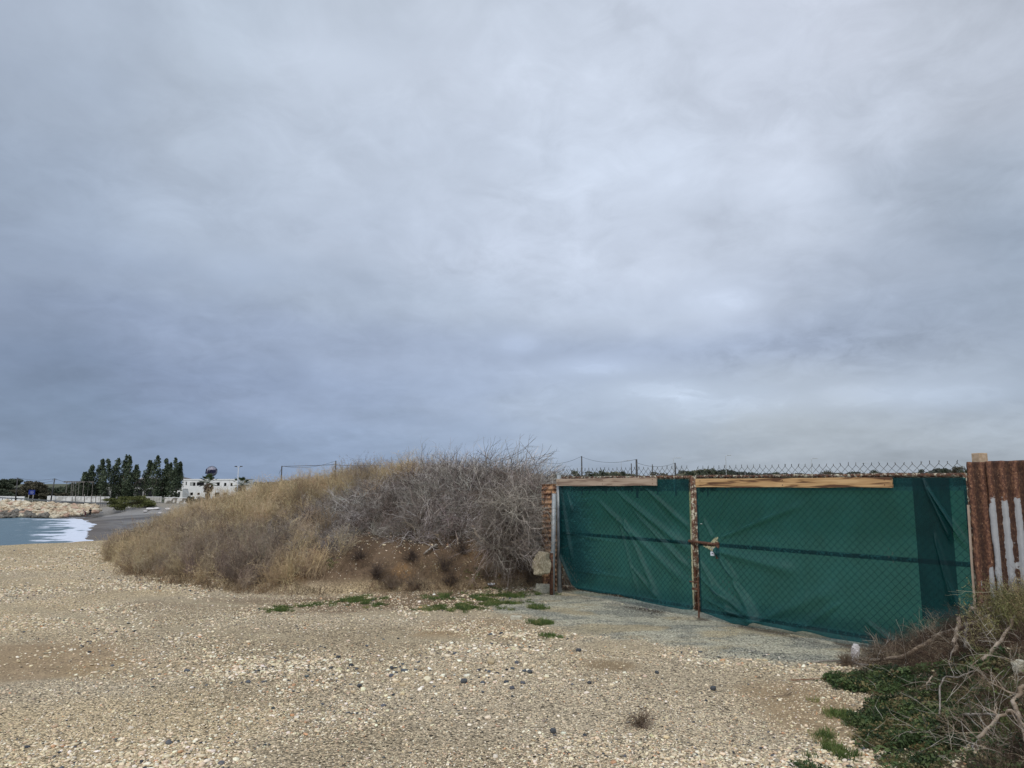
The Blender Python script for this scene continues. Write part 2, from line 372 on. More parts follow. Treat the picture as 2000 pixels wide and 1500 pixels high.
# worn grey cement apron in front of the gate
sg = (X-GM.x)*GD.x+(Y-GM.y)*GD.y; ng = (X-GM.x)*GN.x+(Y-GM.y)*GN.y
apw = np.interp(sg, [-2.9, -2.0, -1.0, 0.0, 1.0, 2.0, 2.9], [1.0, 1.7, 1.95, 1.95, 1.75, 1.3, 0.6])
apr = (1-sst(-0.40, 0.32, (ng-apw)+1.5*(fb2-0.5)))*sst(-3.1, -2.7, sg)*(1-sst(2.7, 3.3, sg))*sst(-6, -5.5, ng)
lay(A(182, 177, 156), apr*0.92, 0.75)
lay(A(150, 148, 134), apr*sst(0.45, 0.62, fbm(X*2.6, Y*4.2, 4, 64))*0.9, 0.9); lay(A(170, 152, 116), apr*sst(0.52, 0.66, fbm(X*1.4+9, Y*3, 3, 65))*0.6, 0.5)
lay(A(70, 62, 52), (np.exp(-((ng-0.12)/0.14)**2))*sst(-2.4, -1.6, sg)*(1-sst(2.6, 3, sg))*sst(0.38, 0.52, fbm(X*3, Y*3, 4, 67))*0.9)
# land behind the gate line
lay(A(150, 142, 108), sst(0.3, 1.0, -ng)*(X > 1)*(Y < 400), 0.4)
lay(A(96, 104, 62), sst(8, 20, -ng)*(X > 1)*0.8, 0.2)
# earth of the mound
mm = sst(0.03, 0.22, height(X, Y, False))*(Y > 9)*(Y < 26)*(X < 1.4)*(X > -11.5)
lay(A(104, 86, 68), mm, 0.25); lay(A(138, 108, 74), mm*sst(0.5, 0.62, fb2)*0.8, 0.25); lay(A(84, 68, 52), mm*sst(0.46, 0.60, fbm(X*2.4, Y*2.4, 4, 69))*0.8, 0.25)
lay(A(62, 50, 40), mm*sst(0.62, 0.95, height(X, Y, False)), 0.1)
x0 = 1.75+0.40*(Y-3.6); rm = sst(-0.1, 0.5, X-x0)*(Y > 2)*sst(-0.05, 0.15, ng)*(Y < 9)
lay(A(92, 78, 60), rm*0.9, 0.25)
# beach, road, far land
bm_ = sst(-0.6, -1.6, co[:, 2])*(Y > 20)
lay(A(104, 102, 102), bm_, 0.0); lay(A(132, 126, 116), bm_*sst(-4.9, -4.1, co[:, 2])*sst(0.42, 0.6, fbm(X*0.02, Y*0.12, 4, 70)), 0)
lay(A(140, 138, 136), bm_*sst(151, 154, Y)*sst(-3.2, -4.4, co[:, 2])*(X > -92)*0.8, 0)
lay(A(176, 162, 118), bm_*np.exp(-((X+100)/14)**2-((Y-137-(X+100)*0.2)/2.0)**2)*0.9, 0)
lay(A(84, 86, 68), sst(169, 176, Y), 0); lay(A(78, 76, 76), bm_*sst(0.46, 0.60, fbm(X*0.10, Y*0.25, 4, 71))*0.8*(Y < 150), 0); lay(A(128, 126, 122), bm_*sst(0.56, 0.66, fbm(X*0.07+3, Y*0.30, 4, 72))*0.7*(Y < 165), 0)
lay(A(98, 90, 84), sst(SEA+0.3, SEA+0.02, co[:, 2])*bm_*0.6)
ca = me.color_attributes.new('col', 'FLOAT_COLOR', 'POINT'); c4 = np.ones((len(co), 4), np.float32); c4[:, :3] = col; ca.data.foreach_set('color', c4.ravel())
pa = me.attributes.new('peb', 'FLOAT', 'POINT'); pa.data.foreach_set('value', peb.astype(np.float32))
gm = bpy.data.materials.new('gravel_ground'); gm.use_nodes = True; t = gm.node_tree; p = t.nodes['Principled BSDF']; p.inputs['Roughness'].default_value = 0.95; p.inputs['Specular IOR Level'].default_value = 0.15
a1 = t.nodes.new('ShaderNodeAttribute'); a1.attribute_name = 'col'; a2 = t.nodes.new('ShaderNodeAttribute'); a2.attribute_name = 'peb'
tc2 = t.nodes.new('ShaderNodeTexCoord')
def vor(scale):
    n = t.nodes.new('ShaderNodeTexVoronoi'); n.inputs['Scale'].default_value = scale; t.links.new(tc2.outputs['Object'], n.inputs['Vector']); return n
def M(op, a, b, c=None):
    n = t.nodes.new('ShaderNodeMath'); n.operation = op
    for i, q in enumerate((a, b, c)):
        if q is None: continue
        if isinstance(q, (int, float)): n.inputs[i].default_value = q
        else: t.links.new(q, n.inputs[i])
    return n.outputs[0]
v1 = vor(56); v2 = vor(120)
s1 = t.nodes.new('ShaderNodeSeparateColor'); t.links.new(v1.outputs['Color'], s1.inputs[0]); s2 = t.nodes.new('ShaderNodeSeparateColor'); t.links.new(v2.outputs['Color'], s2.inputs[0])
nz = t.nodes.new('ShaderNodeTexNoise'); nz.inputs['Scale'].default_value = 130; nz.inputs['Detail'].default_value = 3; t.links.new(tc2.outputs['Object'], nz.inputs['Vector'])
nz2 = t.nodes.new('ShaderNodeTexNoise'); nz2.inputs['Scale'].default_value = 6; nz2.inputs['Detail'].default_value = 8; nz2.inputs['Roughness'].default_value = 0.7; t.links.new(tc2.outputs['Object'], nz2.inputs['Vector'])
# stone-to-stone tone: a few dark ones
dk = M('LESS_THAN', s1.outputs[1], 0.11)
f1 = M('MULTIPLY_ADD', s1.outputs[0], 0.9, 0.52); f1 = M('SUBTRACT', f1, M('MULTIPLY', dk, 0.5)); f1 = M('MULTIPLY', f1, M('SUBTRACT', 1.12, M('POWER', v1.outputs['Distance'], 2.2)))
f2 = M('MULTIPLY_ADD', s2.outputs[0], 0.5, 0.75)
pebf = M('MULTIPLY', f1, f2)
fac = M('ADD', M('MULTIPLY', M('SUBTRACT', pebf, 1.0), a2.outputs['Fac']), 1.0)
fac = M('MULTIPLY', fac, M('MULTIPLY_ADD', nz.outputs['Fac'], 0.7, 0.65)); fac = M('MULTIPLY', fac, M('MULTIPLY_ADD', nz2.outputs['Fac'], 0.7, 0.65))
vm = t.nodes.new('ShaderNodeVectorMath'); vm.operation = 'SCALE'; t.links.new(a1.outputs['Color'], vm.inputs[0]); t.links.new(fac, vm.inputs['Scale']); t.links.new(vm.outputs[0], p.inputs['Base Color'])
bp = t.nodes.new('ShaderNodeBump'); bp.inputs['Distance'].default_value = 0.012; bp.inputs['Strength'].default_value = 0.9
hh = M('ADD', M('MULTIPLY', M('MULTIPLY', v1.outputs['Distance'], -1.6), a2.outputs['Fac']), M('ADD', M('MULTIPLY', nz.outputs['Fac'], 0.5), M('MULTIPLY', nz2.outputs['Fac'], 1.5)))
t.links.new(hh, bp.inputs['Height']); t.links.new(bp.outputs[0], p.inputs['Normal'])
me.materials.append(gm)
ground = bpy.data.objects.new('ground', me); C.objects.link(ground); tag(ground, 'pale gravel lot with an earth bank, dark beach and land beyond', kind='structure')

# ------------------------------------------------------------------ sea
gx = np.concatenate([np.linspace(-330, -140, 50)[:-1], np.linspace(-140, -35, 380)]); gy = np.linspace(24, 156, 200)
SX, SY = np.meshgrid(gx, gy); sxs = np.interp(SY, SHY, SHX)
dS = sxs-SX                                                    # distance seaward of the waterline
ks = fbm(SX*0.10, SY*0.16, 4, 80); ks2 = fbm(SX*0.16, SY*0.45, 4, 83)
wsc = np.interp(SY, [60, 90, 150], [0.8, 1.0, 1.7]); dW = dS/wsc
foam = (1-sst(1.8, 4.6, dW+7*(ks-0.5)))*0.85+0.40*(1-sst(6, 11, dW+8*(ks2-0.5)))*sst(0.47, 0.58, ks2)+0.22*sst(0.56, 0.68, ks2)*(1-sst(9, 16, dW))
foam = foam*sst(0.30, 0.46, ks2+0.25*(1-sst(2, 4, dW)))
SZ = SEA+0.10*(fbm(SX*0.12, SY*0.5, 3, 90)-0.5)+0.16*np.exp(-((dS-12)/2.5)**2)
vs = np.stack([SX.ravel(), SY.ravel(), SZ.ravel()], 1); jj = np.arange(SX.size).reshape(SX.shape)
qs = np.stack([jj[:-1, :-1], jj[:-1, 1:], jj[1:, 1:], jj[1:, :-1]], -1).reshape(-1, 4)
n0 = len(vs); far = [(-6000, 24, SEA), (-330, 24, SEA), (-330, 156, SEA), (-6000, 156, SEA)]
me = bpy.data.meshes.new('sea'); me.from_pydata(vs.tolist()+far, [], qs.tolist()+[(n0, n0+1, n0+2, n0+3)]); me.update()
fa = me.attributes.new('foam', 'FLOAT', 'POINT'); fa.data.foreach_set('value', np.concatenate([np.clip(foam, 0, 1).ravel(), np.zeros(4)]).astype(np.float32))
sm = bpy.data.materials.new('sea_water'); sm.use_nodes = True; t = sm.node_tree; p = t.nodes['Principled BSDF']
at1 = t.nodes.new('ShaderNodeAttribute'); at1.attribute_name = 'foam'; tcs = t.nodes.new('ShaderNodeTexCoord'); mp = t.nodes.new('ShaderNodeMapping'); mp.inputs['Scale'].default_value = (0.55, 0.40, 1)
t.links.new(tcs.outputs['Object'], mp.inputs[0]); n = t.nodes.new('ShaderNodeTexNoise'); n.inputs['Scale'].default_value = 1.0; n.inputs['Detail'].default_value = 7; n.inputs['Roughness'].default_value = 0.65; t.links.new(mp.outputs[0], n.inputs['Vector'])
ff = M('ADD', at1.outputs['Fac'], M('MULTIPLY', M('SUBTRACT', n.outputs['Fac'], 0.5), 2.1))
rp = t.nodes.new('ShaderNodeValToRGB'); rp.color_ramp.elements[0].position = 0.40; rp.color_ramp.elements[1].position = 0.72; rp.color_ramp.elements[0].color = (*A(86, 108, 120), 1); rp.color_ramp.elements[1].color = (*A(208, 214, 226), 1)
t.links.new(ff, rp.inputs[0]); t.links.new(rp.outputs[0], p.inputs['Base Color']); p.inputs['Roughness'].default_value = 0.45; p.inputs['Specular IOR Level'].default_value = 0.25
bp = t.nodes.new('ShaderNodeBump'); bp.inputs['Distance'].default_value = 0.5; t.links.new(n.outputs['Fac'], bp.inputs['Height']); t.links.new(bp.outputs[0], p.inputs['Normal'])
me.materials.append(sm); sea = bpy.data.objects.new('sea', me); C.objects.link(sea); tag(sea, 'grey blue bay with white surf washing onto the dark beach', kind='structure')

# road along the seawall
asph = mat('worn_asphalt', (0.09, 0.09, 0.09), 0.9, (0.14, 0.135, 0.125), 2)
rb = MB(); RZ = -2.74
rb.add([(-900, 167.6, RZ), (-62, 167.6, RZ), (-62, 171.2, RZ), (-900, 171.2, RZ)], [(0, 1, 2, 3)])
tag(rb.build('road', asph), 'coast road behind the seawall', kind='structure')
# ------------------------------------------------------------------ materials for the gate
def rust_mat(name, paint, pfrac, scale=30):
    m = bpy.data.materials.new(name); m.use_nodes = True; t = m.node_tree; p = t.nodes['Principled BSDF']
    tc = t.nodes.new('ShaderNodeTexCoord'); lk = t.links.new; mpp = t.nodes.new('ShaderNodeMapping'); mpp.inputs['Scale'].default_value = (1, 1, 0.7) if 'sheet' in name else (1, 1, 1); lk(tc.outputs['Object'], mpp.inputs[0])
    def nn(s, d, r=0.6):
        n = t.nodes.new('ShaderNodeTexNoise'); n.inputs['Scale'].default_value = s; n.inputs['Detail'].default_value = d; n.inputs['Roughness'].default_value = r; lk(mpp.outputs[0], n.inputs['Vector']); return n.outputs['Fac']
    r1 = t.nodes.new('ShaderNodeValToRGB'); e = r1.color_ramp.elements
    e[0].position = 0.32; e[0].color = (0.030, 0.014, 0.009, 1); e[1].position = 0.72; e[1].color = (0.27, 0.14, 0.070, 1)
    q = e.new(0.5); q.color = (0.095, 0.040, 0.024, 1)
    lk(nn(scale, 8, 0.7), r1.inputs[0])
    r2 = t.nodes.new('ShaderNodeValToRGB'); r2.color_ramp.elements[0].position = pfrac-0.02; r2.color_ramp.elements[1].position = pfrac+0.02
    lk(nn(scale*0.8, 10, 0.75), r2.inputs[0])
    mx = t.nodes.new('ShaderNodeMix'); mx.data_type = 'RGBA'; lk(r2.outputs[0], mx.inputs[0]); lk(r1.outputs[0], mx.inputs[6]); mx.inputs[7].default_value = (*paint, 1)
    lk(mx.outputs[2], p.inputs['Base Color']); p.inputs['Roughness'].default_value = 0.85
    b = t.nodes.new('ShaderNodeBump'); b.inputs['Distance'].default_value = 0.004; lk(nn(scale*2, 8, 0.7), b.inputs['Height']); lk(b.outputs[0], p.inputs['Normal'])
    return m
rust_white = rust_mat('flaking_white_paint', (0.50, 0.47, 0.36), 0.54, 26)
rust_dark = rust_mat('dark_rust', (0.30, 0.25, 0.18), 0.70, 34)
rust_sheet_m = rust_mat('sheet_rust', (0.30, 0.17, 0.10), 0.62, 20)
galv = mat('galvanised_pipe', (0.24, 0.26, 0.27), 0.55, (0.34, 0.36, 0.37), 14, bump=0.001, metal=0.25)
wire_m = mat('dull_wire', (0.045, 0.05, 0.048), 0.6, (0.09, 0.085, 0.07), 20)
wood_grey = mat('weathered_batten', (0.30, 0.225, 0.165), 0.8, (0.40, 0.31, 0.24), 7, bump=0.002, bscale=40)
def wood_plank(name, a, b, c):
    m = bpy.data.materials.new(name); m.use_nodes = True; t = m.node_tree; p = t.nodes['Principled BSDF']; lk = t.links.new
    tc = t.nodes.new('ShaderNodeTexCoord'); mp = t.nodes.new('ShaderNodeMapping'); mp.inputs['Scale'].default_value = (1.2, 10, 16); lk(tc.outputs['Object'], mp.inputs[0])
    n = t.nodes.new('ShaderNodeTexNoise'); n.inputs['Scale'].default_value = 1.6; n.inputs['Detail'].default_value = 8; n.inputs['Distortion'].default_value = 0.8; lk(mp.outputs[0], n.inputs['Vector'])
    r = t.nodes.new('ShaderNodeValToRGB'); e = r.color_ramp.elements; e[0].position = 0.40; e[0].color = (*a, 1); e[1].position = 0.62; e[1].color = (*c, 1); q = e.new(0.47); q.color = (*b, 1)
    lk(n.outputs['Fac'], r.inputs[0]); lk(r.outputs[0], p.inputs['Base Color']); p.inputs['Roughness'].default_value = 0.75
    bb = t.nodes.new('ShaderNodeBump'); bb.inputs['Distance'].default_value = 0.002; lk(n.outputs['Fac'], bb.inputs['Height']); lk(bb.outputs[0], p.inputs['Normal']); return m
wood_or = wood_plank('knotty_pine', (0.10, 0.045, 0.02), (0.42, 0.25, 0.11), (0.58, 0.38, 0.19))
wood_gr = wood_plank('weathered_pine', (0.22, 0.15, 0.11), (0.36, 0.27, 0.20), (0.44, 0.34, 0.26))
# shade cloth: woven, a little see-through and translucent
cm = bpy.data.materials.new('shade_cloth'); cm.use_nodes = True; t = cm.node_tree; p = t.nodes['Principled BSDF']; lk = t.links.new
tc = t.nodes.new('ShaderNodeTexCoord')
n = t.nodes.new('ShaderNodeTexNoise'); n.inputs['Scale'].default_value = 3; n.inputs['Detail'].default_value = 8; lk(tc.outputs['Object'], n.inputs['Vector'])
mp = t.nodes.new('ShaderNodeMapping'); mp.inputs['Scale'].default_value = (160, 160, 6); lk(tc.outputs['Object'], mp.inputs[0])
n2 = t.nodes.new('ShaderNodeTexNoise'); n2.inputs['Scale'].default_value = 1; n2.inputs['Detail'].default_value = 2; lk(mp.outputs[0], n2.inputs['Vector'])
r = t.nodes.new('ShaderNodeValToRGB'); r.color_ramp.elements[0].position = 0.35; r.color_ramp.elements[1].position = 0.65
r.color_ramp.elements[0].color = (0.003, 0.036, 0.041, 1); r.color_ramp.elements[1].color = (0.006, 0.060, 0.066, 1); lk(n.outputs['Fac'], r.inputs[0])
mr = t.nodes.new('ShaderNodeMapRange'); mr.inputs[1].default_value = 0.3; mr.inputs[2].default_value = 0.7; mr.inputs[3].default_value = 0.8; mr.inputs[4].default_value = 1.2; lk(n2.outputs['Fac'], mr.inputs[0])
vm = t.nodes.new('ShaderNodeVectorMath'); vm.operation = 'SCALE'; lk(r.outputs[0], vm.inputs[0]); lk(mr.outputs[0], vm.inputs['Scale'])
lk(vm.outputs[0], p.inputs['Base Color']); p.inputs['Roughness'].default_value = 0.55; p.inputs['Specular IOR Level'].default_value = 0.35
trn = t.nodes.new('ShaderNodeBsdfTranslucent'); lk(vm.outputs[0], trn.inputs[0]); mx = t.nodes.new('ShaderNodeMixShader'); mx.inputs[0].default_value = 0.25
lk(p.outputs[0], mx.inputs[1]); lk(trn.outputs[0], mx.inputs[2])
tp = t.nodes.new('ShaderNodeBsdfTransparent'); tp.inputs[0].default_value = (0.18, 0.62, 0.70, 1); mx2 = t.nodes.new('ShaderNodeMixShader'); mx2.inputs[0].default_value = 0.30
lk(mx.outputs[0], mx2.inputs[1]); lk(tp.outputs[0], mx2.inputs[2]); lk(mx2.outputs[0], t.nodes['Material Output'].inputs[0])

cm2 = cm.copy(); cm2.name = 'doubled_shade_cloth'
for n_ in cm2.node_tree.nodes:
    if n_.type == 'VALTORGB':
        n_.color_ramp.elements[0].color = (0.002, 0.022, 0.026, 1); n_.color_ramp.elements[1].color = (0.004, 0.040, 0.044, 1)
# ------------------------------------------------------------------ the gate leaves
ZT = 1.785
MESHP = 0.0415
def chain_link(s0, s1, z0, z1, n0=0.022, r=0.0032, tips=0.028):
    mb = MB(); k = 0; s = s0
    nz_ = int(round((z1-z0)/MESHP)); nz_ -= nz_ % 2
    while s < s1:
        pts = []
        for i in range(nz_+1):
            sg_ = 1 if (i+k) % 2 == 0 else -1
            zz = z0+i*MESHP
            bulge = 0.006*math.sin(s*2.3+zz*3.1)
            pts.append(gpt(s+sg_*MESHP/2, zz, n0+0.002*sg_+bulge))
        e = pts[-1]; pts.append(e+Vector((0, 0, tips*random.uniform(0.5, 1.25)))+GD*0.009*random.uniform(-1, 1)+GN*0.008*random.uniform(-1, 1)); mb.tube(pts, r, 3, cap=False)
        s += MESHP; k += 1
    return mb
def fold_fn(folds):
    F_ = []
    for (u0, v0, u1, v1, amp, wid) in folds:
        F_.append((gate_s(u0, v0), gate_s(u1, v1), amp*1.8, wid))
    def f(S, Z):
        o = np.zeros_like(S)
        for (a, b, amp, wid) in F_:
            dx, dz = b[0]-a[0], b[1]-a[1]; l2 = dx*dx+dz*dz
            t_ = ((S-a[0])*dx+(Z-a[1])*dz)/l2; d = ((S-a[0])*dz-(Z-a[1])*dx)/math.sqrt(l2)
            amp = amp*1.0
            env = sst(-0.15, 0.12, t_)*(1-sst(0.8, 1.1, t_)); w_ = wid*(0.45+0.75*np.clip(t_, 0, 1))
            o += amp*env*np.exp(-(d/w_)**2)
        return o
    return f
def cloth(s0, s1, bottom_px, folds, name, parent, hole=None, ns=260, nz=150, left_px=None, n0=0.034, zt=ZT-0.03, sway=0.012, label=None, cmat=None):
    bs = sorted(gate_s(u, v) for u, v in bottom_px); bx = [q[0] for q in bs]; bz = [q[1] for q in bs]
    S1 = np.linspace(s0, s1, ns); T1 = np.linspace(0, 1, nz); S, T = np.meshgrid(S1, T1)
    zb = np.interp(S, bx, bz)+0.008*(fbm(S*9, S*0, 3, 7)-0.5)
    Z = zb+(zt-zb)*T
    S = S.copy()
    if left_px:
        ls = sorted([(gate_s(u, v)[1], gate_s(u, v)[0]) for u, v in left_px])
        sl = np.interp(Z, [q[0] for q in ls], [q[1] for q in ls]); S = np.maximum(S, sl)
    n = n0+fold_fn(folds)(S, Z)+sway*(fbm(S*1.6, Z*1.3, 4, 15)-0.5)*2+0.006*(fbm(S*9+Z*4, Z*3, 3, 19)-0.5)
    n += 0.0009*np.sin((S+Z)*2*np.pi/0.083/1.0)*np.sin((S-Z)*2*np.pi/0.083)           # mesh pressing through
    n += 0.035*np.exp(-((Z-zb)/0.05)**2)*(0.4+fbm(S*3.5, S*0+2, 2, 33))               # hem curls outwards
    n = n0+np.maximum(n-n0, -0.006)
    edge = np.minimum(S-S1[0], S1[-1]-S)
    n = np.where(edge < 0.03, n0+(n-n0)*np.clip(edge/0.03, 0, 1), n)
    P = np.stack([GM.x+GD.x*S+GN.x*n, GM.y+GD.y*S+GN.y*n, Z], -1).reshape(-1, 3)
    I = np.arange(ns*nz).reshape(nz, ns); q = np.stack([I[:-1, :-1], I[:-1, 1:], I[1:, 1:], I[1:, :-1]], -1).reshape(-1, 4)
    if left_px: 
        wdt = (S[:-1, 1:]-S[:-1, :-1]).ravel(); q = q[wdt > 1e-5]
    if hole:
        hs = [gate_s(u, v) for u, v in hole]
        cs = S.ravel()[q].mean(1); cz = Z.ravel()[q].mean(1); inside = np.zeros(len(q), bool)
        j = len(hs)-1
        for i in range(len(hs)):
            xi, yi = hs[i]; xj, yj = hs[j]
            c_ = ((yi > cz) != (yj > cz)) & (cs < (xj-xi)*(cz-yi)/(yj-yi+1e-12)+xi); inside ^= c_; j = i
        q = q[~inside]
    me = bpy.data.meshes.new(name); me.from_pydata(P.tolist(), [], q.tolist()); me.update(); me.polygons.foreach_set('use_smooth', [True]*len(me.polygons)); me.materials.append(cmat or cm)
    o = bpy.data.objects.new(name, me); C.objects.link(o); o.parent = parent
    if label: o['label'] = label
    return o
def rel(o, parent):          # keep world placement when parenting under an Empty that is not at the origin
    o.matrix_parent_inverse = parent.matrix_basis.inverted(); return o
def leaf_parts(parent, s0, s1, zb):
    out = []
    fr = MB(); 
    fr.tube([gpt(s0, zb), gpt(s0, ZT)], 0.024, 10); fr.tube([gpt(s1, zb), gpt(s1, ZT+0.012)], 0.026, 10)
    k = [gpt(s0+(s1-s0)*i/14, ZT+0.004*math.sin(i*1.3), 0) for i in range(15)]
    fr.tube(k, 0.021, 10); fr.tube([gpt(s0, zb+0.03), gpt(s1, zb+0.03)], 0.021, 8); fr.tube([gpt(s0, 0.925), gpt(s1, 0.925)], 0.024, 8)
    return fr
SLs = SL+0.03; SRs = SR-0.02
lgate = thing('gate_leaf', 'narrower left leaf of the gate, green cloth with a short grey batten along its top', 'gate', gpt((SL)/2, 0))
rgate = thing('gate_leaf', 'wider right leaf of the gate, green cloth with a long orange pine batten and padlock', 'gate', gpt(SR/2, 0))
rel(leaf_parts(lgate, SLs, -0.056, 0.075).build('frame', rust_white, lgate, True), lgate)
rel(leaf_parts(rgate, 0.0, SRs, 0.06).build('frame', rust_white, rgate, True), rgate)
rel(chain_link(SLs+0.03, -0.07, 0.08, 1.925).build('chain_link_mesh', wire_m, lgate), lgate)
rel(chain_link(0.035, SRs-0.02, 0.07, 1.895).build('chain_link_mesh', wire_m, rgate), rgate)
LF = [(1215, 965, 1352, 1075, .030, .05), (1262, 950, 1355, 1035, .022, .035), (1180, 985, 1345, 1140, .028, .055), (1225, 1020, 1290, 1170, .026, .04),
      (1213, 1020, 1250, 1160, .018, .022), (1098, 950, 1121, 1095, .022, .03), (1110, 960, 1122, 1000, .012, .02), (1245, 1000, 1350, 1110, .030, .03),
      (1130, 1115, 1230, 1128, .010, .02), (1285, 985, 1350, 1055, -.02, .03), (1110, 1042, 1210, 1060, .008, .02), (1240, 1110, 1290, 1168, .02, .03)]
rel(cloth(SLs-0.045, -0.086, [(1096, 1082), (1120, 1140), (1130, 1149), (1180, 1158), (1215, 1161), (1225, 1165), (1255, 1172), (1275, 1177), (1310, 1184), (1340, 1189), (1356, 1190)], LF, 'shade_cloth', lgate), lgate)
RF_ = [(1402, 1068, 1482, 1213, .045, .05), (1376, 1130, 1482, 1213, .040, .045), (1404, 1075, 1560, 1115, .040, .07), (1400, 1056, 1570, 985, .020, .035),
       (1404, 1052, 1520, 1045, -.018, .02), (1382, 1085, 1470, 1160, -.02, .03), (1374, 1100, 1440, 1210, .03, .04), (1378, 1015, 1398, 1052, .022, .025),
       (1372, 990, 1400, 1050, -.012, .02), (1430, 950, 1395, 1050, .012, .03), (1480, 1214, 1640, 1150, .02, .07), (1385, 1170, 1478, 1216, .03, .03),
       (1580, 950, 1578, 1225, .006, .012), (1700, 1215, 1765, 1266, .025, .03), (1640, 1180, 1560, 1232, .018, .05), (1745, 960, 1690, 1100, .008, .08),
       (1810, 945, 1893, 1070, .030, .018), (1822, 945, 1895, 1045, -.02, .02), (1850, 1120, 1880, 1190, .02, .02), (1440, 1000, 1442, 1020, .006, .01)]
hole = [(1374, 1058), (1392, 1061), (1399, 1050), (1406, 1049), (1405, 1064), (1400, 1078), (1391, 1074), (1376, 1066)]
rel(cloth(0.03, SRs+0.01, [(1372, 1193), (1400, 1203), (1430, 1214), (1458, 1225), (1474, 1217), (1482, 1214), (1500, 1221), (1560, 1233), (1575, 1230), (1630, 1245), (1700, 1256), (1740, 1264), (1765, 1270), (1790, 1262), (1830, 1230), (1905, 1230)], RF_, 'shade_cloth', rgate, hole=hole, ns=320), rgate)
# second thickness of cloth sagging near the hinge side
s_a = gate_s(1797, 1100)[0]; s_b = gate_s(1870, 1100)[0]
rel(cloth(s_a, s_b, [(1797, 1208), (1870, 1205)], [(1810, 945, 1866, 1060, .03, .02), (1830, 1050, 1866, 1180, .02, .03)], 'cloth_overlap', rgate, ns=60, nz=90, n0=0.040, zt=ZT-0.03, sway=0.004, label='darker doubled strip of green cloth', cmat=cm2), rgate)
def batten(px0, px1, hgt, mat_, parent, lbl):
    a = gate_s(*px0); b = gate_s(*px1)
    A_ = gpt(a[0], a[1], 0.082); B_ = gpt(b[0], b[1], 0.082); L_ = (B_-A_).length; mb = MB()
    nseg = 24
    vs = []; 
    for i in range(nseg+1):
        x = -L_/2+L_*i/nseg
        e = 0.003*math.sin(i*0.7)
        for (yy, zz) in ((-0.014, -hgt/2+e), (-0.014, hgt/2+e*0.6), (0.014, hgt/2+e*0.6), (0.014, -hgt/2+e)): vs.append((x, yy, zz))
    fs = [(i*4+k, i*4+(k+1) % 4, (i+1)*4+(k+1) % 4, (i+1)*4+k) for i in range(nseg) for k in range(4)]+[(0, 3, 2, 1), (nseg*4, nseg*4+1, nseg*4+2, nseg*4+3)]
    mb.add(vs, fs); o = mb.build('batten', mat_, parent); o['label'] = lbl
    X_ = (B_-A_).normalized(); Y_ = -GN; Z_ = X_.cross(Y_)
    o.matrix_world = Matrix(((X_.x, Y_.x, Z_.x, (A_+B_).x/2), (X_.y, Y_.y, Z_.y, (A_+B_).y/2), (X_.z, Y_.z, Z_.z, (A_+B_).z/2), (0, 0, 0, 1)))
    rel(o, parent); bevel(o, 0.003)
    nl = MB()
    for s in (0.03, 0.5, 0.97):
        for dz in (-0.25, 0.25): nl = MB(); nl.tube([(-L_/2+L_*s, -0.0185, dz*hgt), (-L_/2+L_*s, -0.010, dz*hgt)], 0.006, 8); nl.build('screw_head', rust_dark, o)
    return o
batten((1095, 942.5), (1290, 940.5), 0.112, wood_gr, lgate, 'short grey weathered batten')
batten((1367, 943.5), (1750, 942), 0.108, wood_or, rgate, 'long orange knotty pine batten')
a = gate_s(1350, 1056); b = gate_s(1404, 1063)
lb = MB(); lb.tube([gpt(a[0], a[1], 0.05), gpt(a[0]+0.06, a[1]-0.003, 0.055), gpt(b[0], b[1], 0.055)], 0.017, 8)
c_ = gate_s(1404, 1072); lb.box(gpt(b[0]+0.012, (gate_s(1404, 1060)[1]+gate_s(1404, 1089)[1])/2, 0.05), (0.045, 0.02, 0.205), math.atan2(GD.y, GD.x))
rel(lb.build('latch_bar', rust_dark, rgate, False), rgate)
db = MB(); q = gate_s(1368, 1137); db.tube([gpt(0.012, q[1]+0.06, 0.040), gpt(0.012, 0.0, 0.046)], 0.012, 8); q2 = gate_s(1352, 1138)
db.tube([gpt(q2[0], q[1], 0.05), gpt(0.02, q[1]+0.002, 0.05)], 0.009, 8); db.box(gpt(-0.03, q[1]-0.09, 0.03), (0.12, 0.012, 0.03), math.atan2(GD.y, GD.x))
rel(db.build('drop_bolt', rust_dark, rgate), rgate)
nyl = mat('white_nylon', (0.6, 0.6, 0.58), 0.5)
for (u, v) in ((1356, 984), (1372, 1023)):
    ti = MB(); q = gate_s(u, v); ti.tube([gpt(q[0]-0.012, q[1], 0.030), gpt(q[0], q[1]+0.003, 0.036), gpt(q[0]+0.02, q[1]-0.001, 0.03)], 0.003, 5); rel(ti.build('cable_tie', nyl, rgate), rgate)
# padlock hangs in the latch: a thing of its own
q = gate_s(1399, 1081); pl = thing('padlock', 'small white padlock hanging from the rusty gate latch', 'padlock', gpt(q[0], q[1], 0.075), math.atan2(GD.y, GD.x))
bd = MB(); bd.box((0, 0, 0), (0.056, 0.024, 0.050)); o = bevel(bd.build('body', mat('white_lacquer', (0.62, 0.64, 0.70), 0.35), pl), 0.004, 3)
kp = MB(); kp.box((0.006, -0.0125, 0.006), (0.026, 0.003, 0.012)); kp.build('printed_mark', mat('grey_print', (0.15, 0.15, 0.18), 0.6), pl)
sh = MB(); sh.tube([(-0.018, 0, 0.02), (-0.018, 0, 0.055)]+[(-0.018*math.cos(x), 0, 0.055+0.018*math.sin(x)) for x in (0.5, 1.0, 1.57, 2.1, 2.6)]+[(0.018, 0, 0.055), (0.018, 0, 0.02)], 0.0045, 8); sh.build('shackle', mat('steel', (0.5, 0.5, 0.5), 0.3, metal=0.9), pl, True)

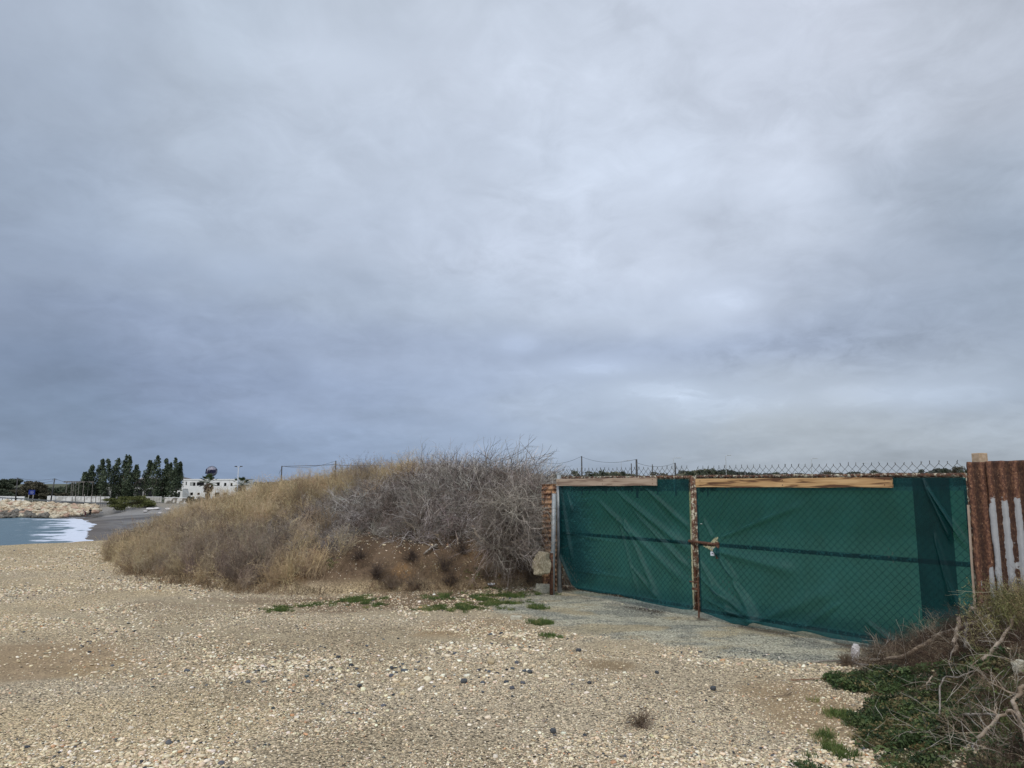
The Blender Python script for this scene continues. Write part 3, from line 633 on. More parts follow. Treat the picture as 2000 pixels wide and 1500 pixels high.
# ------------------------------------------------------------------ posts and sheets at both ends
def post(name, label, u, vtop, D, r, zb, m, n=14, cap=True, lean=0):
    P = at(u, vtop, D); o = thing(name, label, 'post', (P.x, P.y, zb)); h = P.z-zb
    mb = MB(); mb.tube([(lean, 0, 0), (0, 0, h)], r, n); x = mb.build('pipe', m, o, True); return o, h
DL = gpt(SL, 0).y
gp_, h_ = post('gate_post', 'tall thin galvanised pipe post carrying the left gate leaf', 1091.5, 926, DL+0.02, 0.034, -0.1, galv)
mb = MB(); mb.tube([(0, 0, h_), (0, 0, h_+0.006)], 0.037, 14); mb.build('cap', galv, gp_)
for z_ in (0.35, 1.45): mb = MB(); mb.tube([(0.0, -0.005, z_), (0.055, -0.03, z_)], 0.012, 8); mb.build('hinge', rust_dark, gp_)
sp, h_ = post('short_post', 'shorter grey pipe with a dark rusty foot beside the gate post', 1082.5, 964, DL-0.20, 0.036, -0.05, galv, lean=-0.045)
Pm = at(1077, 1079, DL-0.2); mb = MB(); mb.tube([(-0.05, 0, 0), (-0.036, 0, Pm.z+0.05)], 0.038, 14); mb.build('rusty_foot', rust_dark, sp, True)
mb = MB(); mb.tube([(-0.036, 0, Pm.z+0.045), (-0.036, 0, Pm.z+0.062)], 0.041, 14); mb.build('clamp', galv, sp)
def corrugated(name, label, origin, xdir, width, z0, z1, ribs_vertical, zincfn, edge_seed, amp=0.010, pitch=0.076, step=0.0095, lean=0.0, ragl=0.012):
    xd = Vector(xdir).normalized(); nd = Vector((xd.y, -xd.x, 0)); nd = nd if nd.y < 0 else -nd
    nx = max(2, int(width/step)); nz_ = max(2, int((z1-z0)/0.02)) if ribs_vertical else int((z1-z0)/0.01)
    a = np.linspace(0, width, nx); b = np.linspace(0, z1-z0, nz_); U, V = np.meshgrid(a, b)
    ph = (U if ribs_vertical else V)*2*np.pi/pitch
    n_ = amp*np.sin(ph)+0.012*(fbm(U*3, V*2, 3, edge_seed)-0.5)
    rag = ragl*(fbm(V*9, V*0, 3, edge_seed+3)-0.5)*2
    tl = np.clip(1-U/0.05, 0, 1); U2 = U+rag*tl; tt = np.clip((V-(z1-z0)+0.05)/0.05, 0, 1); V2 = V+0.022*(fbm(U*7, U*0+4, 3, edge_seed+5)-0.5)*tt
    dm_ = 0.015*sst(0.78, 1.0, V/(z1-z0))*(fbm(U*12, V*9, 3, edge_seed+8)-0.5); n_ = n_+dm_*2
    P = np.stack([xd.x*U2+nd.x*(n_+lean*V), xd.y*U2+nd.y*(n_+lean*V), V2+0*U], -1).reshape(-1, 3)
    I = np.arange(nx*nz_).reshape(nz_, nx); q = np.stack([I[:-1, :-1], I[:-1, 1:], I[1:, 1:], I[1:, :-1]], -1).reshape(-1, 4)
    me = bpy.data.meshes.new(name); me.from_pydata(P.tolist(), [], q.tolist()); me.update(); me.polygons.foreach_set('use_smooth', [True]*len(me.polygons))
    z_ = me.attributes.new('zinc', 'FLOAT', 'POINT'); z_.data.foreach_set('value', np.clip(zincfn(U, V, np.sin(ph)), 0, 1).ravel().astype(np.float32))
    z_ = me.attributes.new('rib_shade', 'FLOAT', 'POINT'); z_.data.foreach_set('value', (0.5+0.5*np.sin(ph)).ravel().astype(np.float32))  # ridge-to-valley weight for the shading painted into the rust
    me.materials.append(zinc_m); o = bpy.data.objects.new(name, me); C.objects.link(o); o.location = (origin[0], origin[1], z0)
    so_ = o.modifiers.new('thickness', 'SOLIDIFY'); so_.thickness = 0.0015
    return tag(o, label, 'metal sheet')
zinc_m = rust_mat('rusty_zinc_sheet', (0.34, 0.20, 0.12), 0.61, 48); t = zinc_m.node_tree; p = t.nodes['Principled BSDF']
old = p.inputs['Base Color'].links[0].from_socket; at_ = t.nodes.new('ShaderNodeAttribute'); at_.attribute_name = 'zinc'
tcz = t.nodes.new('ShaderNodeTexCoord'); nzn = t.nodes.new('ShaderNodeTexNoise'); nzn.inputs['Scale'].default_value = 16; nzn.inputs['Detail'].default_value = 10; nzn.inputs['Roughness'].default_value = 0.65; t.links.new(tcz.outputs['Object'], nzn.inputs['Vector'])
def M2(t, op, a, b):
    n = t.nodes.new('ShaderNodeMath'); n.operation = op
    for i, q in enumerate((a, b)):
        if isinstance(q, (int, float)): n.inputs[i].default_value = q
        else: t.links.new(q, n.inputs[i])
    return n.outputs[0]
thr = M2(t, 'ADD', at_.outputs['Fac'], M2(t, 'MULTIPLY', M2(t, 'SUBTRACT', nzn.outputs['Fac'], 0.5), 1.9)); rz = t.nodes.new('ShaderNodeValToRGB'); rz.color_ramp.elements[0].position = 0.46; rz.color_ramp.elements[1].position = 0.54; t.links.new(thr, rz.inputs[0])
rzc = t.nodes.new('ShaderNodeValToRGB'); rzc.color_ramp.elements[0].color = (0.26, 0.27, 0.29, 1); rzc.color_ramp.elements[1].color = (0.48, 0.48, 0.47, 1); t.links.new(nzn.outputs['Fac'], rzc.inputs[0])
mxz = t.nodes.new('ShaderNodeMix'); mxz.data_type = 'RGBA'; t.links.new(rz.outputs[0], mxz.inputs[0]); ab_ = t.nodes.new('ShaderNodeAttribute'); ab_.attribute_name = 'rib_shade'; vs_ = t.nodes.new('ShaderNodeVectorMath'); vs_.operation = 'SCALE'; t.links.new(old, vs_.inputs[0]); t.links.new(M2(t, 'ADD', M2(t, 'MULTIPLY', ab_.outputs['Fac'], 0.9), 0.5), vs_.inputs['Scale']); t.links.new(vs_.outputs[0], mxz.inputs[6]); t.links.new(rzc.outputs[0], mxz.inputs[7]); t.links.new(mxz.outputs[2], p.inputs['Base Color'])  # rust darker in the rib valleys: painted shade along with some dirt
# left: narrow strip with level ribs
PL = at(1061, 1100, DL+0.12); PLr = at(1087, 1100, DL+0.12)
corrugated('corrugated_sheet', 'narrow rusty sheet with level ribs between the dry brush and the gate post', (PL.x-0.02, PL.y), (1, 0.05, 0), PLr.x-PL.x+0.02, 0.0, at(1075, 946, DL+0.12).z, False, lambda U, V, s: 0*U, 3, amp=0.012).data.materials[0] = rust_mat('strip_rust_sheet', (0.42, 0.24, 0.13), 0.50, 16)
# right: two tall sheets
XD = Vector((0.90, -0.44, 0)).normalized(); OR_ = gpt(SR+0.012, 0, 0.06)
hR = at(1915, 902, OR_.y).z
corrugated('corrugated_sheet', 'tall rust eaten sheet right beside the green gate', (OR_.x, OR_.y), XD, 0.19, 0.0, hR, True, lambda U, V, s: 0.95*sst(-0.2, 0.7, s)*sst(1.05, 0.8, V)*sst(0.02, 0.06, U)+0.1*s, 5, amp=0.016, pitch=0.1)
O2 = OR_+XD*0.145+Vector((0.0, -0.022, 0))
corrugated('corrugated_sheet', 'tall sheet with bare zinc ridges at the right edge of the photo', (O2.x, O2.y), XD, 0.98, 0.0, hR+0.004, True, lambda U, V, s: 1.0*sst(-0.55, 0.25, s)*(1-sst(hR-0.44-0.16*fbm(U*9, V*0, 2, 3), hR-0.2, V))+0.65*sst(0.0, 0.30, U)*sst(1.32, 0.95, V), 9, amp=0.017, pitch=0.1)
P = at(1912.5, 885, OR_.y+0.10); wp = thing('wooden_post', 'square sawn timber post rising behind the rusty sheets', 'post', (P.x, P.y, 0), 0.2)
mb = MB(); mb.box((0, 0, P.z/2), (0.095, 0.095, P.z)); x = bevel(mb.build('timber', mat('sawn_timber', (0.40, 0.29, 0.19), 0.85, (0.50, 0.38, 0.27), 30, bump=0.003), wp), 0.004)
a = at(1891, 986, OR_.y-0.10); b = at(1907, 1225, OR_.y-0.12)
mb = MB(); mb.tube([(a.x, a.y, a.z), ((a.x+b.x)/2+0.004, a.y, (a.z+b.z)/2), (b.x, b.y, b.z-0.1)], 0.012, 4); tag(mb.build('wooden_lath', wood_grey), 'thin grey lath standing at the hinge edge of the right leaf', 'lath')
# ------------------------------------------------------------------ stones
def rock_mesh(name, seed, sub=2, rough=0.35, flat=1.0, elong=1.0, m=None):
    bm = bmesh.new(); bmesh.ops.create_icosphere(bm, subdivisions=sub, radius=1.0)
    o = Vector((seed*7.7, seed*3.1, seed*1.9))
    for v in bm.verts:
        d = v.co.normalized(); f = 1+rough*(mnoise.noise(d*1.3+o))*1.4+rough*0.5*mnoise.noise(d*3.1+o)+(rough*0.25*mnoise.noise(d*7+o) if sub > 2 else 0)
        q = d*f; 
        for ax in range(3): q[ax] = max(-0.82, min(0.86, q[ax]))
        v.co = Vector((q.x*elong, q.y, q.z*flat))
    me = bpy.data.meshes.new(name); bm.to_mesh(me); bm.free(); 
    if sub < 3: me.polygons.foreach_set('use_smooth', [True]*len(me.polygons))
    if m: me.materials.append(m)
    return me
peb_m = tint_mat('pebble', 0.8, noise=0.16, nscale=2.2)
protos = []
for i in range(6):
    me = rock_mesh('pebble', i+1, 1 if i < 4 else 2, 0.22, 0.62, 1.15, peb_m); o = bpy.data.objects.new('p', me); C.objects.link(o); protos.append(o)
# density falls with distance; stones thin out on bare earth and on the apron
NP_ = 330000
r_ = (rng.random(NP_)*(23**0.42-3.0**0.42)+3.0**0.42)**(1/0.42)
t_ = rng.uniform(R(-42), R(42), NP_)
px, py = polar(r_, t_)
sgp = (px-GM.x)*GD.x+(py-GM.y)*GD.y; ngp = (px-GM.x)*GN.x+(py-GM.y)*GN.y
clump = fbm(px*0.7, py*0.9, 4, 101); bigz = fbm(px*0.9+3, py*1.1, 3, 102)
def ellw(px, py, u, v, ru, rv):
    c = gp(u, v); a = (gp(u+ru, v)-c).length; b = abs(gp(u, max(v-rv, 960)).y-gp(u, v+rv).y)/2
    return np.sqrt(((px-c.x)/a)**2+((py-c.y)/b)**2)
keep = np.ones(NP_)
def thin(m, f): 
    global keep
    keep = keep*(1-m*(1-f))
apw = np.interp(sgp, [-2.9, -2.0, -1.0, 0.0, 1.0, 2.0, 2.9], [1.0, 1.7, 1.95, 1.95, 1.75, 1.3, 0.6])
inap = (1-sst(-0.35, 0.3, ngp-apw+1.5*(fbm(px*1.7, py*1.7, 4, 61)-0.5)))*(sgp > -3)*(sgp < 3)*(ngp > -5)
thin(inap, 0.95)
for e_ in ((60, 1285, 190, 38, .25), (860, 1243, 60, 8, .2), (1195, 1297, 60, 12, .2), (1590, 1385, 120, 60, .35), (300, 1300, 160, 22, .5), (950, 1172, 360, 22, .4)):
    thin(1-sst(0.7, 1.25, ellw(px, py, *e_[:4])+0.9*(clump-0.5)), e_[4])
hm = height(px, py, False); onm = (hm > 0.05); thin(onm*1.0, 0.30)
thin((ngp < 0)*1.0, 0.0)
trk = 9.0-0.25*(px+2)+0.03*(px+2)**2+0.5*(fbm(px*0.3, px*0, 2, 73)-0.5)
for s_ in (-0.8, 0.8): thin(np.exp(-((py-trk-s_)/0.26)**2)*(px < 1.5), 0.25)
thin(sst(0.50, 0.62, fbm(px*0.35+8, py*0.5, 3, 74)), 0.6)
keep = keep*(0.30+1.1*sst(0.32, 0.6, clump))
edge_ok = py < np.clip(20.0+1.1*(px+14.4), 19.3, 22.6)-0.3
kk = (rng.random(NP_) < keep) & edge_ok
px, py, r_, bigz, inap, onm = px[kk], py[kk], r_[kk], bigz[kk], inap[kk], onm[kk]
n = len(px); pz = height(px, py)
sz = 0.0046*np.exp(rng.normal(0, 0.42, n))*(0.75+0.75*sst(0.4, 0.72, bigz))*(0.8+0.045*np.maximum(r_-4, 0))
sz *= np.where(inap > 0.5, 0.62, 1); sz = np.minimum(sz*1.25, 0.024)
sc3 = np.stack([sz*rng.uniform(0.8, 1.3, n), sz*rng.uniform(0.8, 1.3, n), sz*rng.uniform(0.7, 1.15, n)], 1)
pal = [A(220, 205, 176), A(206, 188, 157), A(230, 219, 198), A(188, 168, 139), A(148, 138, 120), A(88, 90, 92), A(60, 64, 68), A(196, 152, 116)]
tin = pick(pal, [25, 27, 13, 15, 10, 3, 2, 3], n, 0.10)
tin = np.where((inap > 0.5)[:, None], pick([A(196, 192, 172), A(160, 158, 146), A(100, 98, 94), A(56, 56, 56)], [4, 3, 3, 3], n), tin)
rots = np.stack([rng.uniform(-.4, .4, n), rng.uniform(-.4, .4, n), rng.uniform(0, 6.28, n)], 1)
print('pebbles', n)
scatter('gravel', np.stack([px, py, pz+sz*0.22], 1), rots, sc3, rng.integers(0, 6, n), tin, protos, 'loose beige and white beach gravel covering the lot', 'gravel')
# bigger cobbles, still uncountable
n = 1500; r_ = rng.uniform(3.3, 17, n)**1.0; t_ = rng.uniform(R(-40), R(38), n); px, py = polar(r_, t_)
ok = (py < 19) & (rng.random(n) < 0.02+0.5*0.95*sst(0.42, 0.7, fbm(px*0.9+3, py*1.1, 3, 102))); px, py = px[ok], py[ok]; n = len(px)
bx = gp(830, 1310); m2 = 520; qx = rng.normal(bx.x, 0.95, m2); qy = rng.normal(bx.y, 0.42, m2)+0.02*qx; px = np.concatenate([px, qx]); py = np.concatenate([py, qy])
bx = gp(1110, 1160, 0.1); m2 = 60; qx = rng.normal(-1.5, 1.6, m2); qy = rng.normal(12.0, 0.5, m2); px = np.concatenate([px, qx]); py = np.concatenate([py, qy])
fk = (px-GM.x)*GN.x+(py-GM.y)*GN.y > 0.05; px, py = px[fk], py[fk]
n = len(px); sz = 0.0122*np.exp(rng.normal(0, 0.33, n)); pz = height(px, py)
protos = []
for i in range(6):
    me = rock_mesh('cobble', i+11, 3, 0.25, 0.62, 1.2, peb_m); me.polygons.foreach_set('use_smooth', [True]*len(me.polygons)); o = bpy.data.objects.new('p', me); C.objects.link(o); protos.append(o)
scatter('cobbles', np.stack([px, py, pz+sz*0.25], 1), np.stack([rng.uniform(-.3, .3, n), rng.uniform(-.3, .3, n), rng.uniform(0, 6.28, n)], 1), sz, rng.integers(0, 6, n),
        pick([A(222, 206, 176), A(236, 228, 210), A(180, 160, 132), A(84, 88, 92), A(58, 62, 66)], [30, 16, 14, 6, 4], n), protos, 'rounded beach cobbles strewn among the gravel', 'cobbles')
# single stones
lime = mat('pitted_limestone', (0.30, 0.25, 0.17), 0.9, (0.50, 0.44, 0.32), 9, 8, bump=0.02, bscale=18)
lime_w = mat('pale_limestone', (0.42, 0.39, 0.30), 0.9, (0.62, 0.58, 0.46), 9, 8, bump=0.015, bscale=22)
slate = mat('dark_cobble', (0.045, 0.05, 0.055), 0.75, (0.09, 0.095, 0.10), 6, bump=0.004)
white_s = mat('white_stone', (0.62, 0.58, 0.56), 0.8, (0.78, 0.76, 0.76), 14, bump=0.01)
brown_s = mat('brown_stone', (0.26, 0.18, 0.11), 0.85, (0.36, 0.27, 0.17), 12, bump=0.01)
def stone(name, label, p, dims, m, seed, rot=(0, 0, 0), sub=4, rough=0.34, group=None):
    me = rock_mesh(name, seed, sub, rough, 1, 1, m); o = bpy.data.objects.new(name, me); C.objects.link(o)
    o.scale = dims; o.location = p; o.rotation_euler = rot; return tag(o, label, 'stone', group)
h = hit(1058, 1122); print('boulder', h, DL); h = Vector((h.x*(DL-0.32)/h.y, DL-0.32, zat(h.x, DL-0.32))); stone('boulder', 'big tan pitted boulder leaning against the rusty strip beside the gate post', (h.x, h.y, at(1058, 1101, DL-0.32).z), (0.135, 0.12, 0.21), lime, 3, (0.1, 0.2, 0.5))
h = hit(1062, 1156); stone('boulder', 'pale lumpy limestone lying on the grass edge in front of the leaning boulder', (h.x, h.y, h.z+0.05), (0.155, 0.11, 0.085), lime_w, 6, (0, 0.1, 0.1))
h = hit(1008, 1209); stone('stone', 'flat grey beige stone on bare ground below the green grass', (h.x, h.y, h.z+0.015), (0.085, 0.06, 0.028), lime_w, 8)
h = hit(986, 1143); stone('stone', 'brown wedge shaped stone at the foot of the earth bank', (h.x, h.y, h.z+0.03), (0.08, 0.05, 0.045), brown_s, 9)
h = hit(1672, 1292); stone('stone', 'upright white lump standing before the right gate leaf', (h.x, h.y, h.z+0.075), (0.042, 0.035, 0.10), white_s, 12, (0.0, 0.12, 0.3))
h = hit(1996, 1312); stone('stone', 'cream stone on the weedy slope at the right edge', (h.x, h.y, h.z+0.03), (0.06, 0.05, 0.05), lime_w, 14)
for k, (u, v, s) in enumerate(((906, 1333, .055), (702, 1341, .04), (765, 1306, .04), (1035, 1314, .045), (1393, 1347, .05), (1080, 1430, .045), (1130, 1272, .05), (1151, 1335, .035), (1283, 1315, .04))):
    h = hit(u, v); lb_ = ['largest dark grey cobble on the pale stone patch in mid lot', 'dark cobble left of the pale stone patch', 'small dark cobble above the pale stone patch', 'dark cobble at the right end of the pale stone patch',
       'dark cobble below the front edge of the grey apron', 'dark cobble nearest the bottom of the photo', 'flat slate grey cobble below the left edge of the apron', 'dark cobble below the brown hollow in front of the apron', 'bluish cobble at the rim of the brown hollow'][k]
    stone('cobble', lb_, (h.x, h.y, h.z+s*0.25), (s*0.62, s*0.5, s*0.36), slate, 20+k, (0, 0, k), 3, 0.2, 'dark cobbles on the lot')
h = hit(959, 1142); mb = MB(); me = rock_mesh('litter', 31, 3, 0.5, 0.35, 1.3, mat('white_plastic', (0.75, 0.75, 0.78), 0.5)); o = bpy.data.objects.new('plastic_scrap', me); C.objects.link(o); o.scale = (0.055,)*3; o.location = (h.x, h.y, h.z+0.012); tag(o, 'crumpled white plastic scrap at the foot of the bank', 'litter')

# ------------------------------------------------------------------ dry plants
twig_m = tint_mat('dry_twig', 0.9); straw_m = tint_mat('dry_straw', 0.9, 0.25); leaf_m = tint_mat('green_leaf', 0.6, 0.3)
rnd = random.Random(5)
def rv(s=1.0): return Vector((rnd.gauss(0, s), rnd.gauss(0, s), rnd.gauss(0, s)))
def grow(mb, p, d, length, r, nseg, wander, droop, n=3, up=0.0):
    pts = [p.copy()]; rad = [r]; d = d.normalized(); st = length/nseg
    for i in range(nseg):
        d = (d+rv(wander)+Vector((0, 0, -droop+up))).normalized(); p = p+d*st; pts.append(p.copy()); rad.append(r*(1-0.75*(i+1)/nseg)+0.0004)
    mb.tube(pts, rad, n, cap=False); return pts
def brush_proto(k):
    mb = MB()
    for i in range(26):
        az_ = rnd.uniform(0, 6.28); tl = rnd.uniform(0.25, 1.25)
        d = Vector((math.sin(tl)*math.cos(az_), math.sin(tl)*math.sin(az_), math.cos(tl)))
        ln = rnd.uniform(0.45, 1.2); r = rnd.uniform(0.0028, 0.0068)
        pts = grow(mb, rv(0.10)*Vector((1, 1, 0.2)), d, ln, r, 10, 0.21, rnd.uniform(0.08, 0.26))
        for b in range(rnd.randint(2, 5)):
            j = rnd.randint(2, 8); q = pts[j]; dd = (pts[j]-pts[j-1]).normalized()+rv(0.55)
            p2_ = grow(mb, q, dd, ln*rnd.uniform(0.25, 0.5), r*0.55, 5, 0.22, 0.06)
            if rnd.random() < 0.6:
                grow(mb, p2_[2], (p2_[2]-p2_[1]).normalized()+rv(0.6), ln*0.2, r*0.35, 3, 0.25, 0.03)
    o = mb.build('p', twig_m); return o
def weed_proto(k, hgt, nst=20, fine=1.0, seedy=True, m=straw_m, spread=0.55):
    mb = MB()
    for i in range(nst):
        az_ = rnd.uniform(0, 6.28); tl = abs(rnd.gauss(0, spread*0.6))
        d = Vector((math.sin(tl)*math.cos(az_), math.sin(tl)*math.sin(az_), math.cos(tl)))
        ln = hgt*rnd.uniform(0.55, 1.1); r = 0.0024*fine
        pts = grow(mb, rv(0.07)*Vector((1, 1, 0)), d, ln, r, 5, 0.10, 0.01)
        for b in range(8):
            j = rnd.randint(2, 5); q = pts[j-1].lerp(pts[j], rnd.random()); dd = (pts[j]-pts[j-1]).normalized()+rv(0.55)
            bp_ = grow(mb, q, dd, ln*rnd.uniform(0.12, 0.28), r*0.6, 2, 0.25, 0)
            if seedy:
                for s_ in range(4):
                    c = bp_[-1]+rv(0.012); a_ = rv(1).normalized()*0.0065; b_ = rv(1).normalized()*0.0045
                    mb.add([c-a_, c+b_, c+a_, c-b_], [(0, 1, 2, 3)])
    return mb.build('p', m)
def place(name, pts, protos, tints, smin, smax, tilt, label, cat, toward=None, yaw=None):
    n = len(pts); pts = np.asarray(pts)
    s = rng.uniform(smin, smax, n); rots = np.stack([rng.normal(0, tilt, n), rng.normal(0, tilt, n), rng.uniform(0, 6.28, n) if yaw is None else rng.normal(yaw, 0.5, n)], 1)
    if toward is not None: rots[:, 0] += toward[0]; rots[:, 1] += toward[1]
    return scatter(name, pts, rots, s, rng.integers(0, len(protos), n), tints, protos, label, cat)
def mound_points(n, fn):
    x = rng.uniform(-11.5, 1.15, n); y = rng.uniform(10.2, 22.5, n); tx = np.interp(x, TX, TY); ry = np.interp(x, RX, RY); rh = np.interp(x, RX, RH)
    t = (y-tx)/np.maximum(ry-tx, 0.5); k = (t > 0) & (x > -0.552*y+0.15*(fbm(y*2, y*0, 2, 7)-0.5)) & (y < ry+2.2) & (rng.random(n) < fn(x, y, t, rh)); x, y = x[k], y[k]
    return np.stack([x, y, height(x, y)-0.03], 1)
# where grey tangled brush grows: right half, over the bank; gold weeds: left and the top of the middle
def brushiness(x, y, t):
    b = sst(-6.3, -3.8, x+0.9*(fbm(x*0.8, y*0.8, 3, 120)-0.5)*2-3.0*sst(0.66, 0.92, t)*(x < -1.7)-1.5*(1-sst(0.06, 0.22, t)))
    return b
gold = mound_points(9500, lambda x, y, t, rh: np.clip((1-brushiness(x, y, t))*0.95+0.02, 0, 1)*(0.35+0.65*sst(-0.02, 0.1, t))*sst(0.0, 0.04, t)*(1-0.93*(x > -2.8)*(t < 0.72)))
gold = gold[gold[:, 0] > -11.0]
wp_ = [weed_proto(k, 0.42, 20) for k in range(5)]+[weed_proto(k, 0.60, 14) for k in range(2)]
gx_, gy_ = gold[:, 0], gold[:, 1]; fbt = fbm(gx_*0.9, gy_*0.9, 3, 130)[:, None]
g1 = pick([A(200, 180, 144), A(178, 158, 126), A(216, 198, 164), A(144, 126, 102)], [4, 4, 3, 2], len(gold), 0.12); g2 = pick([A(160, 144, 126), A(140, 126, 114), A(178, 164, 144), A(118, 104, 92)], [3, 3, 2, 2], len(gold), 0.12)
tg_ = (gy_-np.interp(gx_, TX, TY))/np.maximum(np.interp(gx_, RX, RY)-np.interp(gx_, TX, TY), 0.5)
mixg = sst(0.44, 0.66, 0.10*(rng.random(len(gold))-0.5)+ fbt[:, 0]+0.14*sst(-6.5, -3.5, gx_)*(1-sst(0.62, 0.8, tg_))-0.055)[:, None]
print('gold', len(gold))
ng_ = len(gold); sg_ = rng.uniform(0.75, 1.2, ng_)*np.interp(gx_, [-11, -9.6, -8, -4, 0], [0.62, 0.9, 1.05, 1.08, 1.1])*(1-0.25*(1-sst(0.0, 0.12, tg_)))
wind = np.stack([rng.normal(0.12, 0.2, ng_), rng.normal(-0.12, 0.2, ng_), rng.uniform(-3.14, 3.14, ng_)], 1)
scatter('dry_weeds', gold, wind, sg_, rng.integers(0, 7, ng_), g1*(1-mixg)+g2*mixg, wp_, 'straw coloured dry weeds covering the left and top of the mound', 'dry weeds')
# brushwood
bw = mound_points(13000, lambda x, y, t, rh: brushiness(x, y, t)*np.where(x > -2.7, sst(0.17, 0.34, t), sst(0.12, 0.3, t))*(0.8))
bt = [brush_proto(k) for k in range(7)]
bl = fbm(bw[:, 0]*0.8, bw[:, 1]*0.8, 3, 140)
bt_c = pick([A(154, 147, 139), A(114, 105, 98), A(198, 192, 184), A(62, 54, 48), A(124, 110, 100)], [3, 3, 2.6, 3, 2], len(bw), 0.14)
print('brush', len(bw))
tb = (bw[:, 1]-np.interp(bw[:, 0], TX, TY))/np.maximum(np.interp(bw[:, 0], RX, RY)-np.interp(bw[:, 0], TX, TY), 0.5)
n = len(bw); rots = np.stack([rng.normal(0.45, 0.4, n)*(tb < 0.85)+0.25*(tb < 0.5), rng.normal(0, 0.4, n), 0*tb], 1)
scl = rng.uniform(0.50, 0.90, n)*np.interp(bw[:, 0], [-4, -2.2, -1.2, 0.3, 1.1], [0.62, 0.78, 1.22, 1.36, 1.0])*np.where(tb < 0.6, 0.72, 1.0)
# yaw first in the prototype frame, so vary by prototype; lean is towards the camera down the slope
scatter('brushwood', bw, rots, scl, rng.integers(0, 7, n), bt_c, bt, 'grey tangle of dead leafless twigs heaped on the mound by the gate', 'dry brush')
# thicker pale curling branches on top of the tangle
bw2 = bw[(rng.random(len(bw)) < np.where(bw[:, 0] > -1.8, 0.20, 0.06)) & (bw[:, 0] > -3.4)]; n = len(bw2); bp6 = []
for k in range(5):
    mb = MB()
    for i in range(9):
        a_ = rnd.uniform(0, 6.28); tl = rnd.uniform(0.3, 1.2); d = Vector((math.sin(tl)*math.cos(a_), math.sin(tl)*math.sin(a_), math.cos(tl))); ln = rnd.uniform(0.6, 1.2); r0 = rnd.uniform(0.004, 0.0075)
        pts_ = grow(mb, rv(0.12)*Vector((1, 1, 0.2)), d, ln, r0, 11, 0.20, rnd.uniform(0.06, 0.16), 4)
        for b in range(3): grow(mb, pts_[3+b*2], (pts_[4]-pts_[3]).normalized()+rv(0.6), ln*0.35, r0*0.5, 6, 0.22, 0.05)
    bp6.append(mb.build('p', twig_m))
scatter('pale_brush', bw2+np.array([0, -0.05, 0.18]), np.stack([rng.normal(0.5, 0.4, n), rng.normal(0, 0.4, n), 0*bw2[:, 0]], 1), rng.uniform(0.55, 0.95, n), rng.integers(0, 5, n), pick([A(176, 168, 160), A(150, 142, 134), A(124, 114, 106)], [2, 3, 2], n), bp6, 'thicker pale curling branches lying over the grey tangle', 'dry brush')
# twigs against the gate post, hanging
xs_ = rng.uniform(0.10, 0.80, 60); ys_ = rng.uniform(12.3, 13.4, 60); bp3 = np.stack([xs_, ys_, height(xs_, ys_)+0.25+rng.random(60)*0.45], 1)
xs2 = rng.uniform(-0.35, 0.30, 80); ys2 = rng.uniform(DL-0.35, DL+0.4, 80); zg = height(xs2, ys2); bp3 = np.vstack([bp3, np.stack([xs2, ys2, np.maximum(zg+0.15, zg*0+0.30+0.25+rng.random(80)*0.85)], 1)]); xs_ = bp3[:, 0]
bt2 = [brush_proto(k) for k in range(3)]
scatter('brushwood', bp3, np.stack([rng.normal(0.7, 0.4, 140), rng.normal(0.2, 0.4, 140), 0*xs_], 1), rng.uniform(0.4, 0.68, 140), rng.integers(0, 3, 140), pick([A(170, 162, 152), A(132, 122, 114), A(88, 78, 70)], [2, 3, 3], 140), bt2, 'pale wiry twigs drooping beside the rusty strip', 'dry brush')
# long stray shoots against the sky
mb = MB()
for (u, v, du, dv, ln) in ((930, 915, 40, -14, 0.9), (950, 905, 60, -18, 1.1), (985, 900, 40, -22, 0.8), (1010, 900, 6, -30, 0.55), (1024, 905, 12, -34, 0.6), (1000, 905, 50, -12, 0.9), (1055, 905, 12, -12, 0.4), (880, 925, 18, -14, 0.4), (1045, 900, -20, -20, 0.5), (1070, 920, 20, 6, 0.35), (905, 922, 30, -6, 0.6), (960, 900, -14, -10, 0.4), (1030, 895, 24, 4, 0.4)):
    P = at(u, v, 14.2); Q = at(u+du, v+dv, 14.2); pts = grow(mb, P, (Q-P), ln, 0.0055, 9, 0.09, 0.0, up=0.02)
    for b in range(3): grow(mb, pts[3+b*2], (Q-P).normalized()+rv(0.5), ln*0.3, 0.003, 4, 0.15, 0)
tw_s = mat('grey_twig', (0.10, 0.085, 0.075), 0.9, (0.2, 0.18, 0.16), 5)
tag(mb.build('stray_shoots', tw_s), 'long bare shoots arching above the brush into the sky', 'shoots', kind='stuff')
# trampled litter skirt under the weeds
n = 480; x = rng.uniform(-8.0, 1.1, n); y = np.interp(x, TX, TY)+rng.normal(0.05, 0.22, n); z = height(x, y)-0.01
lt = [weed_proto(k, 0.13, 14, 0.8, False, twig_m, 1.6) for k in range(3)]
place('plant_litter', np.stack([x, y, z], 1), lt, pick([A(126, 106, 82), A(96, 80, 66), A(158, 138, 108)], [3, 2, 2], n), 0.6, 1.2, 0.5, 'brown dead plant litter along the foot of the mound', 'plant litter')
